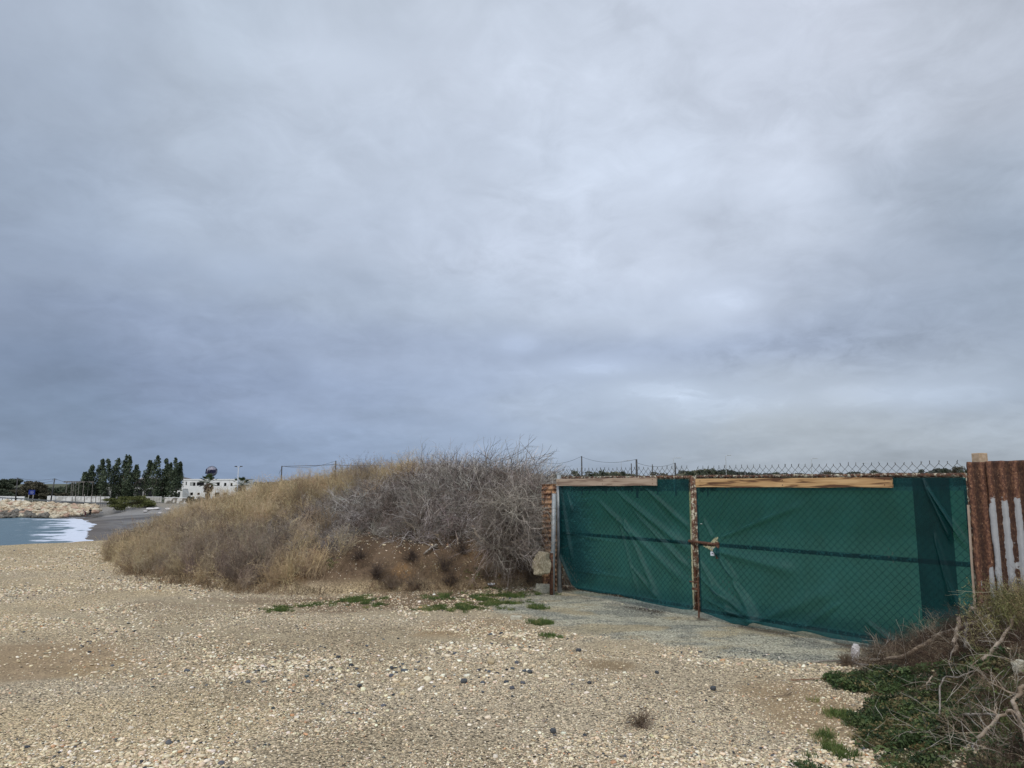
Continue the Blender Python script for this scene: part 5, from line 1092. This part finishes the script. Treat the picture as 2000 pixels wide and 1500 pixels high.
mb.add([(X0, 0, z0_), (X1, 0, z0_), (X1, 6, z0_), (X0, 6, z0_), (X0+0.8, 1.5, z1_), (X1-0.5, 1.5, z1_), (X1-0.5, 4.5, z1_), (X0+0.8, 4.5, z1_)], [(0, 1, 5, 4), (1, 2, 6, 5), (2, 3, 7, 6), (3, 0, 4, 7), (4, 5, 6, 7)]); mb.build('pitched_roof', mat('pale_roof', (0.26, 0.26, 0.27), 0.8), up_b)
a = at(353, 931, DB+3); mb = MB(); mb.add([(a.x-main.location.x-0.3, 3, at(353, 936, DB).z-GZF), (a.x-main.location.x+3.6, 3, at(353, 936, DB).z-GZF), (a.x-main.location.x+0.1, 3, a.z-GZF), (a.x-main.location.x-0.3, 4, at(353, 936, DB).z-GZF), (a.x-main.location.x+3.6, 4, at(353, 936, DB).z-GZF), (a.x-main.location.x+0.1, 4, a.z-GZF)], [(0, 1, 2), (5, 4, 3), (0, 2, 5, 3), (1, 4, 5, 2), (0, 3, 4, 1)]); mb.build('stair_roof', roof_m, main)
# ball sign on the roof
P = at(413.5, 920.5, DB+3); sg = thing('ball_sign', 'grey ball shaped frame sign with slanted lettering on the roof', 'sign', (P.x, P.y, at(413, 935.5, DB).z+0.1))
rS = (at(424, 920, DB+3).x-at(403, 920, DB+3).x)/2; cz = P.z-sg.location.z
bm = bmesh.new(); bmesh.ops.create_uvsphere(bm, u_segments=16, v_segments=10, radius=rS*0.93); me = bpy.data.meshes.new('ball'); bm.to_mesh(me); bm.free(); me.materials.append(mat('ball_panels', (0.27, 0.28, 0.33), 0.6, (0.36, 0.34, 0.41), 1.2)); o = bpy.data.objects.new('ball', me); C.objects.link(o); o.parent = sg; o.location = (0, 0, cz)
mb = MB()
for k in range(8):
    a = math.pi*k/8; mb.tube([(math.cos(a)*math.cos(t_)*rS*0.97, math.sin(a)*math.cos(t_)*rS*0.97, cz+math.sin(t_)*rS*0.97) for t_ in np.linspace(0, 2*math.pi, 33)], 0.035, 4)
mb.build('hoops', mat('hoop_steel', (0.08, 0.09, 0.13), 0.6), sg)
for (dx, dy) in ((-0.7, 0), (0.7, 0), (0, 0.8)): mb = MB(); mb.tube([(dx, dy, 0), (dx*0.8, dy*0.8, cz-rS*0.55)], 0.06, 6); mb.build('leg', galv, sg)
fc = bpy.data.curves.new('lettering', 'FONT'); fc.body = 'Lunar'; fc.size = rS*0.92; fc.shear = 0.35; fc.extrude = 0.05; fc.offset = 0.07; fc.align_x = 'CENTER'; fc.align_y = 'CENTER'
o = bpy.data.objects.new('lettering', fc); C.objects.link(o); o.parent = sg; o.location = (0.42, -rS-0.12, cz+0.05); o.rotation_euler = (math.pi/2, -0.10, 0); fc.materials.append(mat('dark_blue_letters', (0.006, 0.007, 0.035), 0.6)); o.scale = (1.0, 1.25, 1)
bpy.context.view_layer.update(); lme = bpy.data.meshes.new_from_object(o.evaluated_get(bpy.context.evaluated_depsgraph_get())); mw = (o.location.copy(), o.rotation_euler.copy(), o.scale.copy()); bpy.data.objects.remove(o)
o = bpy.data.objects.new('lettering', lme); C.objects.link(o); o.parent = sg; o.location, o.rotation_euler, o.scale = mw
# pergola frame
a = at(124, 941.5, 183); b = at(166, 941.5, 183); pg = thing('pergola', 'bare pergola frame with flat top beams beside the poplars', 'pergola', ((a.x+b.x)/2, 183, GZF)); W = b.x-a.x; H = a.z-GZF; pgm = mat('grey_timber', (0.22, 0.20, 0.18), 0.9)
for yy in (0, 4): mb = MB(); mb.box((0, yy, H), (W, 0.14, 0.22)); mb.build('beam', pgm, pg)
for k in range(9): mb = MB(); mb.box((-W/2+0.3+k*(W-0.6)/8, 2, H+0.16), (0.10, 4.6, 0.10)); mb.build('rafter', pgm, pg)
for u in (130, 140, 143.5, 154, 163):
    for yy in (0, 4): mb = MB(); mb.tube([(at(u, 950, 183).x-pg.location.x, yy, 0), (at(u, 950, 183).x-pg.location.x, yy, H-0.1)], 0.07, 6); mb.build('post', pgm, pg)
# white shore wall in stretches, each a wall
def wall(label, u0, u1, vt0, vt1, D, m_, zb, group='white garden walls on the far shore', thick=0.2):
    a = at(u0, vt0, D); b = at(u1, vt1, D); mb = MB(); o = thing('wall', label, 'wall', ((a.x+b.x)/2, D, zb), 0, group); x0_, x1_ = a.x-o.location.x, b.x-o.location.x
    n_ = 10; vs = []
    for i in range(n_+1):
        x = x0_+(x1_-x0_)*i/n_; z = (a.z+(b.z-a.z)*i/n_)-zb+0.03*math.sin(i*2.7)
        vs += [(x, -thick/2, 0), (x, -thick/2, z), (x, thick/2, z), (x, thick/2, 0)]
    mb.add(vs, [(i*4+k, i*4+(k+1) % 4, i*4+4+(k+1) % 4, i*4+4+k) for i in range(n_) for k in range(4)]+[(0, 1, 2, 3), (n_*4+3, n_*4+2, n_*4+1, n_*4)]); mb.build('masonry', m_, o)
    mb = MB(); mb.add([(x0_, -thick/2-0.04, a.z-zb+0.02), (x1_, -thick/2-0.04, b.z-zb+0.02), (x1_, thick/2+0.04, b.z-zb+0.02), (x0_, thick/2+0.04, a.z-zb+0.02), (x0_, -thick/2-0.04, a.z-zb+0.11), (x1_, -thick/2-0.04, b.z-zb+0.11), (x1_, thick/2+0.04, b.z-zb+0.11), (x0_, thick/2+0.04, a.z-zb+0.11)], [(0, 1, 5, 4), (1, 2, 6, 5), (2, 3, 7, 6), (3, 0, 4, 7), (4, 5, 6, 7)]); mb.build('coping', whiter, o)
    for k in range(1, 6): mb = MB(); mb.box((x0_+(x1_-x0_)*k/6, -thick/2-0.04, (a.z+b.z)/2/1-zb-((a.z+b.z)/2-zb)/2-0.02), (0.22, 0.07, (a.z+b.z)/2-zb-0.02)); mb.build('pier', m_, o)
    return o
stain = mat('stained_white', (0.44, 0.43, 0.40), 0.9, (0.70, 0.69, 0.66), 0.9, 8, lo=0.42, hi=0.55)
wall('long low white wall at the left edge behind the road', -30, 48, 969.5, 970.5, 176, white, GZF)
wall('short white wall between the brown tree and the leaning pole', 93, 106, 969.5, 969, 176, white, GZF)
wall('taller stained white wall with piers left of the olive shrub', 104, 214, 970, 971, 173, stain, GZF, thick=0.25)
wall('stained wall right of the olive shrub below the annex', 285, 316, 971, 971, 170, mat('stained_grey', (0.34, 0.33, 0.29), 0.9, (0.48, 0.46, 0.42), 0.9, 6), GZF)
wall('broken stone wall with white patches near the black bush', 322, 366, 972, 973, 166, mat('patchy_stone', (0.20, 0.18, 0.15), 0.95, (0.60, 0.58, 0.54), 0.8, 8, lo=0.48, hi=0.54), GZF-0.6)
wall('low white parapet right of the second palm', 480, 514, 953.5, 953.5, 196, whiter, GZF+2.0)
# guard rail along the road
gr = thing('guard_rail', 'grey steel guard rail along the top of the seawall', 'guard rail', (at(90, 978, 166).x, 166, 0)); rail = MB(); pr = [(-40, 970.5), (0, 971.5), (50, 974), (100, 977.5), (150, 980), (190, 982.5), (213, 984)]
dist = [170, 169, 168, 166.5, 165.5, 165, 164.5]
pl_ = [at(u, v, D)-gr.location for (u, v), D in zip(pr, dist)]
for dz in (0.0, -0.14): rail.tube([q+Vector((0, 0, dz)) for q in pl_], 0.075, 6)
rail.build('rail', mat('rail_steel', (0.13, 0.14, 0.15), 0.6), gr)
for k in range(34):
    t_ = k/33*(len(pl_)-1); i = min(int(t_), len(pl_)-2); q = pl_[i].lerp(pl_[i+1], t_-i); mb = MB(); mb.box((q.x, q.y+0.1, q.z-0.45), (0.10, 0.10, 0.95)); mb.build('post', pgm, gr)
for i, (u, vt, D) in enumerate(((141, 970, 166), (148, 966, 166), (165, 965, 165.5), (179, 966, 165.5), (187, 968, 165.5), (196, 966, 165.5), (205, 969, 165))):
    a = at(u, vt, D); b = at(u-1.2*(i in (1, 3)), 984, D); mb = MB(); mb.tube([b, a], 0.09, 6); f_ = tag(mb.build('fence_stake', pgm), ['leftmost', 'second leaning', 'third', 'fourth leaning', 'fifth', 'sixth', 'rightmost'][i]+' old fence stake along the stained white wall', 'stake', 'old fence stakes')
# blue sign on two posts
s0 = at(62, 963, 172); bs = thing('road_sign', 'blue rectangular road sign with white lines on two pale posts', 'sign', (s0.x, 172, GZF)); W = at(68.5, 960, 172).x-at(56, 960, 172).x; H = at(60, 957, 172).z-at(60, 966, 172).z; zc_ = at(60, 961.5, 172).z-GZF
mb = MB(); mb.box((0, 0, zc_), (W, 0.06, H)); bevel(mb.build('panel', mat('sign_blue', (0.012, 0.030, 0.20), 0.5), bs), 0.02)
for k, (w_, dz) in enumerate(((0.5, 0.22), (0.62, -0.05), (0.4, -0.3))): mb = MB(); mb.box((0.05, -0.035, zc_+dz*H), (W*w_, 0.01, H*0.07)); mb.build('white_line', mat('sign_white', (0.35, 0.38, 0.50), 0.5), bs)
for dx in (-W*0.42, W*0.28): mb = MB(); mb.tube([(dx-0.12, 0.06, 0), (dx, 0.06, zc_+H*0.3)], 0.07, 6); mb.build('post', mat('pale_pole', (0.45, 0.44, 0.40), 0.7), bs)
# utility poles and wires
pole_m = mat('tarred_pole', (0.045, 0.045, 0.05), 0.85, (0.08, 0.075, 0.07), 3); lamp_m = mat('lamp_pole', (0.45, 0.47, 0.50), 0.6)
def upole(label, u, vt, D, zb, r=0.11, lean=0, cross=True, group='utility poles'):
    P = at(u, vt, D); o = thing('utility_pole', label, 'pole', (P.x-lean, D, zb), 0, group); h = P.z-zb; mb = MB(); mb.tube([(0, 0, 0), (lean, 0, h)], [r*1.2, r*0.8], 8); mb.build('shaft', pole_m, o, True)
    if cross: mb = MB(); mb.box((lean*0.93, 0, h*0.95), (1.1, 0.09, 0.09)); mb.build('cross_arm', pole_m, o)
    return Vector((P.x, D, P.z))
P1 = upole('dark upright utility pole in front of the pine', 34.5, 933, 168, GZF, 0.14); P2 = upole('dark leaning utility pole left of the pergola', 107, 934.5, 172, GZF, 0.14, 0.5)
P3 = upole('pole with a stay at the left end of the cable over the mound', 550.5, 910, 95, -2.0, 0.09, 0, False); P4 = upole('taller pole behind the golden weeds', 656, 900, 90, -1.0, 0.09, 0, False)
P5 = upole('pole rising behind the left end of the gate', 1136, 891, 110, 0, 0.11, 0, False); P6 = upole('thick pole behind the middle of the left gate leaf', 1243, 897, 85, 0, 0.13, 0, False)
P7 = upole('short pole just left of the thick pole', 1233, 905, 140, 0, 0.11, 0, False); P8 = upole('short thin pole right of the thick pole', 1274, 907, 150, 0, 0.11, 0, False); P9 = upole('dark pole left of the big round tree', 1318.5, 904, 100, 0, 0.12, 0, False)
def wire(label, a, b, sag, r=0.025):
    mb = MB(); pts = [a.lerp(b, k/16)-Vector((0, 0, sag*4*(k/16)*(1-k/16))) for k in range(17)]; mb.tube(pts, r, 4); tag(mb.build('overhead_wire', pole_m), label, 'wire', 'overhead wires')
wire('upper wire strung between the two left utility poles', P1, P2, 0.5, 0.03); wire('lower wire strung between the two left utility poles', P1-Vector((0, 0, 0.5)), P2-Vector((0, 0, 0.5)), 0.6, 0.03); wire('wire running right from the leaning pole to the poplars', P2, at(190, 950, 190), 0.6, 0.03); wire('wire running left from the first utility pole out of the picture', P1, at(-60, 936, 168), 0.4, 0.03)
wire('straight cable between the two poles behind the mound', P3-Vector((0, 0, 0.05)), Vector((P4.x, P4.y, P3.z+0.05)), 0.03, 0.03); wire('cable continuing right from the taller pole', Vector((P4.x, P4.y, P3.z)), at(760, 908, 88), 0.1, 0.025); wire('thin sagging wire to the top of the taller pole', P3, P4, 0.5, 0.015); wire('thin stay dropping from the left cable pole', P3-Vector((0, 0, 0.3)), at(545, 925, 95), 0, 0.02)
wire('wire sagging from the gate end pole to the thick pole', P5-Vector((0, 0, 0.1)), P6, 0.6, 0.018); wire('wire sagging left from the gate end pole behind the brush', P5, at(1060, 903, 120), 0.6, 0.02); wire('wire sagging from the thick pole to the dark pole', P6-Vector((0, 0, 0.4)), P9, 0.5, 0.018)
def lamp(label, u, vt, D, arm, zb=0, r=0.06, dbl=False):
    P = at(u, vt, D); o = thing('street_lamp', label, 'street lamp', (P.x, D, zb), 0, 'street lamps beyond the gate' if not dbl else None); h = P.z-zb
    if dbl: pass
    mb = MB(); mb.tube([(0, 0, 0), (0, 0, h-0.25)]+([(arm*0.25, 0, h-0.02), (arm*0.9, 0, h)] if not dbl else []), [r*1.5, r]+([r*0.8, r*0.7] if not dbl else []), 7); mb.build('pole', lamp_m, o, True)
    if dbl:
        mb = MB(); mb.tube([(-arm, 0, h-0.15), (0, 0, h-0.25), (arm, 0, h-0.15)], r*0.8, 6); mb.build('bracket', lamp_m, o)
        for s in (-1, 1): mb = MB(); mb.box((s*arm, 0, h-0.1), (0.5, 0.25, 0.18)); bevel(mb.build('lamp_head', pole_m, o), 0.03)
    else: mb = MB(); mb.box((arm, 0, h-0.02), (abs(arm)*0.55+0.3, 0.28, 0.13)); bevel(mb.build('lamp_head', lamp_m, o), 0.03)
    return o
lamp('white double headed lamp post beside the second palm', 466, 910, 150, 0.55, -2.6, 0.09, True)
lamp('faint lamp with a long arm left of the thick pole', 1213, 899, 210, 2.2); lamp('lamp with its arm to the right of the short thin pole', 1315, 894, 150, 1.2); lamp('tallest lamp, above the left half of the right leaf', 1417, 889, 130, 0.7); lamp('lamp above the middle of the right leaf', 1584, 895, 150, 0.9); lamp('faint lamp with long arm above the right end of the batten', 1680, 904, 190, 1.6)
lamp('tiny far lamp between the tallest lamp and the big round tree', 1455, 916, 260, 1.2)
# ---- trees beyond the gate
for i, (u, v, D, w_, lb_) in enumerate(((1116, 916, 120, 3.2, 'rounded tree just right of the gate post'), (1183, 915, 120, 3.6, 'bushy tree behind the left gate leaf'), (1226, 914, 125, 3.0, 'flat crowned tree left of the thick pole'), (1283, 921, 110, 4.6, 'low scrub tree right of the thick pole'), (1344, 919, 140, 3.4, 'small pale tree left of the big round tree'), (1380, 911, 95, 2.7, 'big dark round tree behind the meeting stiles'), (1150, 921, 120, 5.0, 'low scrub behind the left batten'), (1085, 922, 115, 3.5, 'scrub tree peeping over the brush by the post'),
        (1870, 911, 200, 6.5, 'broad tree near the right sheets'), (1840, 915, 205, 6, 'tree left of the broad one'), (1800, 917, 210, 6, 'third last tree of the right treeline'), (1885, 914, 190, 5, 'tree half hidden by the rusty sheet'), (1520, 919, 230, 7, 'low tree above the left part of the orange batten'), (1620, 919, 230, 8, 'low tree above the middle of the orange batten'), (1700, 918, 230, 8, 'low tree above the right part of the orange batten'), (1415, 919, 220, 7, 'low tree right of the big round tree'), (870, 916, 90, 3.2, 'dark tree in the dip between golden weeds and grey brush'), (925, 917, 92, 3.6, 'dark tree half hidden behind the grey brush'))):
    tree('leafy_tree', lb_, 'tree', u, v, 945, D, w_, bshape(20, 0.26, 0.1), [dark_m, brn_m][i % 5 == 3], 2200, 0.13 if D < 150 else 0.2, 500+i, 'trees beyond the gate', 0.12, 5, 0.0)
def band_tl(name, label, u0, u1, vt, D, m_, n, size, zb, seed):
    r = np.random.default_rng(seed); X0 = at(u0, vt, D).x; X1 = at(u1, vt, D).x; H = at(1000, vt, D).z-zb
    x = r.uniform(X0, X1, n); hh_ = H*(0.72+0.55*(fbm(x*0.09, x*0+seed, 4, seed)-0.35)); z = zb+hh_*r.random(n)**0.6; y = D+r.uniform(0, 6, n); Cc = np.stack([x, y, z], 1)
    o = foliage_obj(name, lambda rr__, nn: Cc, n, size, m_, None, seed); return tag(o, label, 'treeline', kind='stuff')
far_m = leafy('far_leaves', (0.045, 0.055, 0.048), (0.090, 0.098, 0.080), 0.1)
band_tl('treeline', 'low hazy line of distant trees behind the right gate leaf', 1330, 2100, 916, 330, far_m, 16000, 0.75, 0, 11)
band_tl('treeline', 'grey green scrub line behind the left gate leaf', 1070, 1400, 916, 160, mat('scrub', (0.10, 0.10, 0.065), 0.9, (0.20, 0.19, 0.13), 0.4), 9000, 0.28, 0, 12)
band_tl('treeline', 'low wooded rise between the second palm and the mound', 470, 640, 937, 300, far_m, 7000, 0.8, GZF, 13)
band_tl('treeline', 'distant trees behind the left shore', -80, 190, 951, 300, far_m, 8000, 0.8, GZF, 14)
# ---- seawall boulders
tan1 = mat('tan_boulder', (0.38, 0.29, 0.19), 0.9, (0.56, 0.46, 0.33), 1.6, 6, bump=0.05); tan2 = mat('cream_boulder', (0.46, 0.39, 0.28), 0.9, (0.62, 0.55, 0.42), 1.6, 6, bump=0.05); wet = mat('wet_boulder', (0.10, 0.09, 0.075), 0.6, (0.19, 0.17, 0.14), 1.6, 6, bump=0.05); rose = mat('rosy_boulder', (0.38, 0.25, 0.18), 0.9, (0.50, 0.36, 0.27), 1.6, 6, bump=0.05)
RM = {m.name: [rock_mesh('boulder', 60+k, 3, 0.34, 0.72, 1.15, m) for k in range(3)] for m in (tan1, tan2, wet, rose)}
rb_ = random.Random(77); cnt = 0
for row in range(8):
    f = row/7; D = 152.5+f*11.5
    u = -22+rb_.uniform(0, 6)
    while u < 196-14*abs(f-0.5):
        vtoe = 1009-max(0, (u-110))*0.11; vtop = 980+u*0.045; v = vtoe+(vtop-vtoe)*f
        P = at(u, v, D); size = rb_.uniform(0.42, 0.72)*(1.15 if u < 60 else 0.92)
        wetp = 0.85 if (f < 0.28 and u < 100) else (0.35 if f < 0.45 and u < 60 else 0.0)
        m = wet if rb_.random() < wetp else rb_.choice([tan1, tan1, tan2, tan2, rose])
        o = bpy.data.objects.new('boulder', rb_.choice(RM[m.name])); C.objects.link(o); o.location = (P.x, P.y, P.z+rb_.uniform(-.1, .15)); o.scale = (size*1.25, size, size); o.rotation_euler = (rb_.uniform(-.4, .4), rb_.uniform(-.4, .4), rb_.uniform(0, 6.28))
        if m is wet: tag(o, 'dark wet boulder at the foot of the seawall', 'boulder', 'wet boulders at the foot of the seawall')
        elif m is rose: tag(o, 'rosy brown limestone boulder in the seawall', 'boulder', 'rosy boulders of the seawall')
        elif m is tan2: tag(o, 'cream limestone boulder in the seawall', 'boulder', 'cream boulders of the seawall')
        else: tag(o, 'tan limestone boulder in the seawall', 'boulder', 'tan boulders of the seawall')
        cnt += 1; u += size*2*F/D*rb_.uniform(0.80, 1.1)
print('boulders', cnt)
for k, (u, v, s_) in enumerate(((292, 993.5, .5), (298, 993, .35), (306, 992.5, .4), (283, 998, .3), (313, 1001, .3), (328, 993, .35))):
    h = hit(u, v+1); stone('beach_rock', ['largest white rock below the olive shrub', 'white rock right of the largest one', 'third white rock in line below the olive shrub', 'small white rock lower left of the others', 'lone white rock lowest on the grey beach', 'white rock nearest the mound'][k], (h.x, h.y, h.z+s_*0.2), (s_*1.6, s_, s_*0.5), white_s, 80+k, (0, 0, 0), 3, 0.3, 'white rocks at the top of the beach')
# ---- two people at the water's edge
skin = mat('skin', (0.35, 0.21, 0.15), 0.6)
def figure(name, label, u, vfoot, D, hgt, top_m, bot_m, hair_m, bend, seed):
    P = at(u, vfoot, D); zb = zat(P.x, P.y); zb = P.z if abs(P.z-zb) < 0.6 else zb
    o = thing(name, label, 'person', (P.x, P.y, zb), 0.4*seed); S = hgt/1.72
    def skinmesh(nm, V, E, Rr, m, root=0):
        me = bpy.data.meshes.new(nm); me.from_pydata([tuple(q) for q in V], E, []); ob = bpy.data.objects.new(nm, me); C.objects.link(ob); ob.parent = o
        md = ob.modifiers.new('skin', 'SKIN'); md.use_smooth_shade = True
        for i, rr__ in enumerate(Rr): me.skin_vertices[0].data[i].radius = (rr__, rr__)
        me.skin_vertices[0].data[root].use_root = True
        ss = ob.modifiers.new('sub', 'SUBSURF'); ss.levels = 1; ss.render_levels = 2; me.materials.append(m); return ob
    f_ = bend
    pel = Vector((0, 0, 0.92))*S; chest = pel+Vector((0, -0.42*math.sin(f_), 0.42*math.cos(f_)))*S; neck = chest+Vector((0, -0.14*math.sin(f_), 0.14*math.cos(f_)))*S; head = neck+Vector((0, -0.06-0.1*math.sin(f_), 0.13))*S; crown_ = head+Vector((0, 0, 0.09))*S
    V = [pel, chest, neck, head, crown_]; Rr = [0.14, 0.15, 0.055, 0.085, 0.06]; E = [(0, 1), (1, 2), (2, 3), (3, 4)]
    for s in (-1, 1):
        b = len(V); V += [pel+Vector((s*0.10, 0, -0.06))*S, Vector((s*0.11, -0.03, 0.48))*S, Vector((s*0.12, 0.02, 0.07))*S, Vector((s*0.13, -0.13, 0.03))*S]; Rr += [0.09, 0.06, 0.04, 0.035]; E += [(0, b), (b, b+1), (b+1, b+2), (b+2, b+3)]
        a = len(V); V += [chest+Vector((s*0.19, 0, 0.03))*S, chest+Vector((s*0.24, -0.05, -0.26))*S, chest+Vector((s*0.20, -0.20-0.1*bend, -0.46))*S, chest+Vector((s*0.19, -0.24-0.1*bend, -0.55))*S]; Rr += [0.06, 0.045, 0.032, 0.035]; E += [(1, a), (a, a+1), (a+1, a+2), (a+2, a+3)]
    skinmesh('body', V, E, [q*S for q in Rr], skin)
    V2 = [pel+Vector((0, 0, -0.02))*S, chest, chest+Vector((0, -0.07*math.sin(f_), 0.08))*S]; E2 = [(0, 1), (1, 2)]; R2 = [0.175, 0.18, 0.10]
    for s in (-1, 1): a = len(V2); V2 += [chest+Vector((s*0.19, 0, 0.03))*S, chest+Vector((s*0.24, -0.05, -0.26))*S]; E2 += [(1, a), (a, a+1)]; R2 += [0.08, 0.065]
    skinmesh('shirt', V2, E2, [q*S for q in R2], top_m)
    V3 = [pel]; E3 = []; R3 = [0.18]
    for s in (-1, 1): a = len(V3); V3 += [pel+Vector((s*0.10, 0, -0.08))*S, Vector((s*0.11, -0.03, 0.48))*S, Vector((s*0.12, 0.02, 0.12))*S]; E3 += [(0, a), (a, a+1), (a+1, a+2)]; R3 += [0.115, 0.09, 0.065]
    skinmesh('trousers', V3, E3, [q*S for q in R3], bot_m)
    bm = bmesh.new(); bmesh.ops.create_uvsphere(bm, u_segments=10, v_segments=8, radius=0.115*S); me = bpy.data.meshes.new('hair'); bm.to_mesh(me); bm.free(); me.materials.append(hair_m); ob = bpy.data.objects.new('hair', me); C.objects.link(ob); ob.parent = o; ob.location = head+Vector((0, 0.03, 0.05))*S
black_c = mat('black_clothes', (0.012, 0.014, 0.014), 0.9); olive_c = mat('olive_clothes', (0.05, 0.05, 0.035), 0.9); maroon = mat('maroon_clothes', (0.10, 0.03, 0.035), 0.9); pink = mat('dusty_clothes', (0.22, 0.13, 0.12), 0.9); hair_d = mat('dark_hair', (0.015, 0.012, 0.01), 0.8)
figure('person', 'person in black clothes standing on the dark beach by the surf, turned sideways', 175.5, 1008, 150, 1.66, black_c, black_c, hair_d, 0.12, 2)
figure('person', 'shorter person in reddish clothes bending down left of the one in black', 166.5, 1008, 149, 1.45, pink, maroon, hair_d, 0.9, -1)
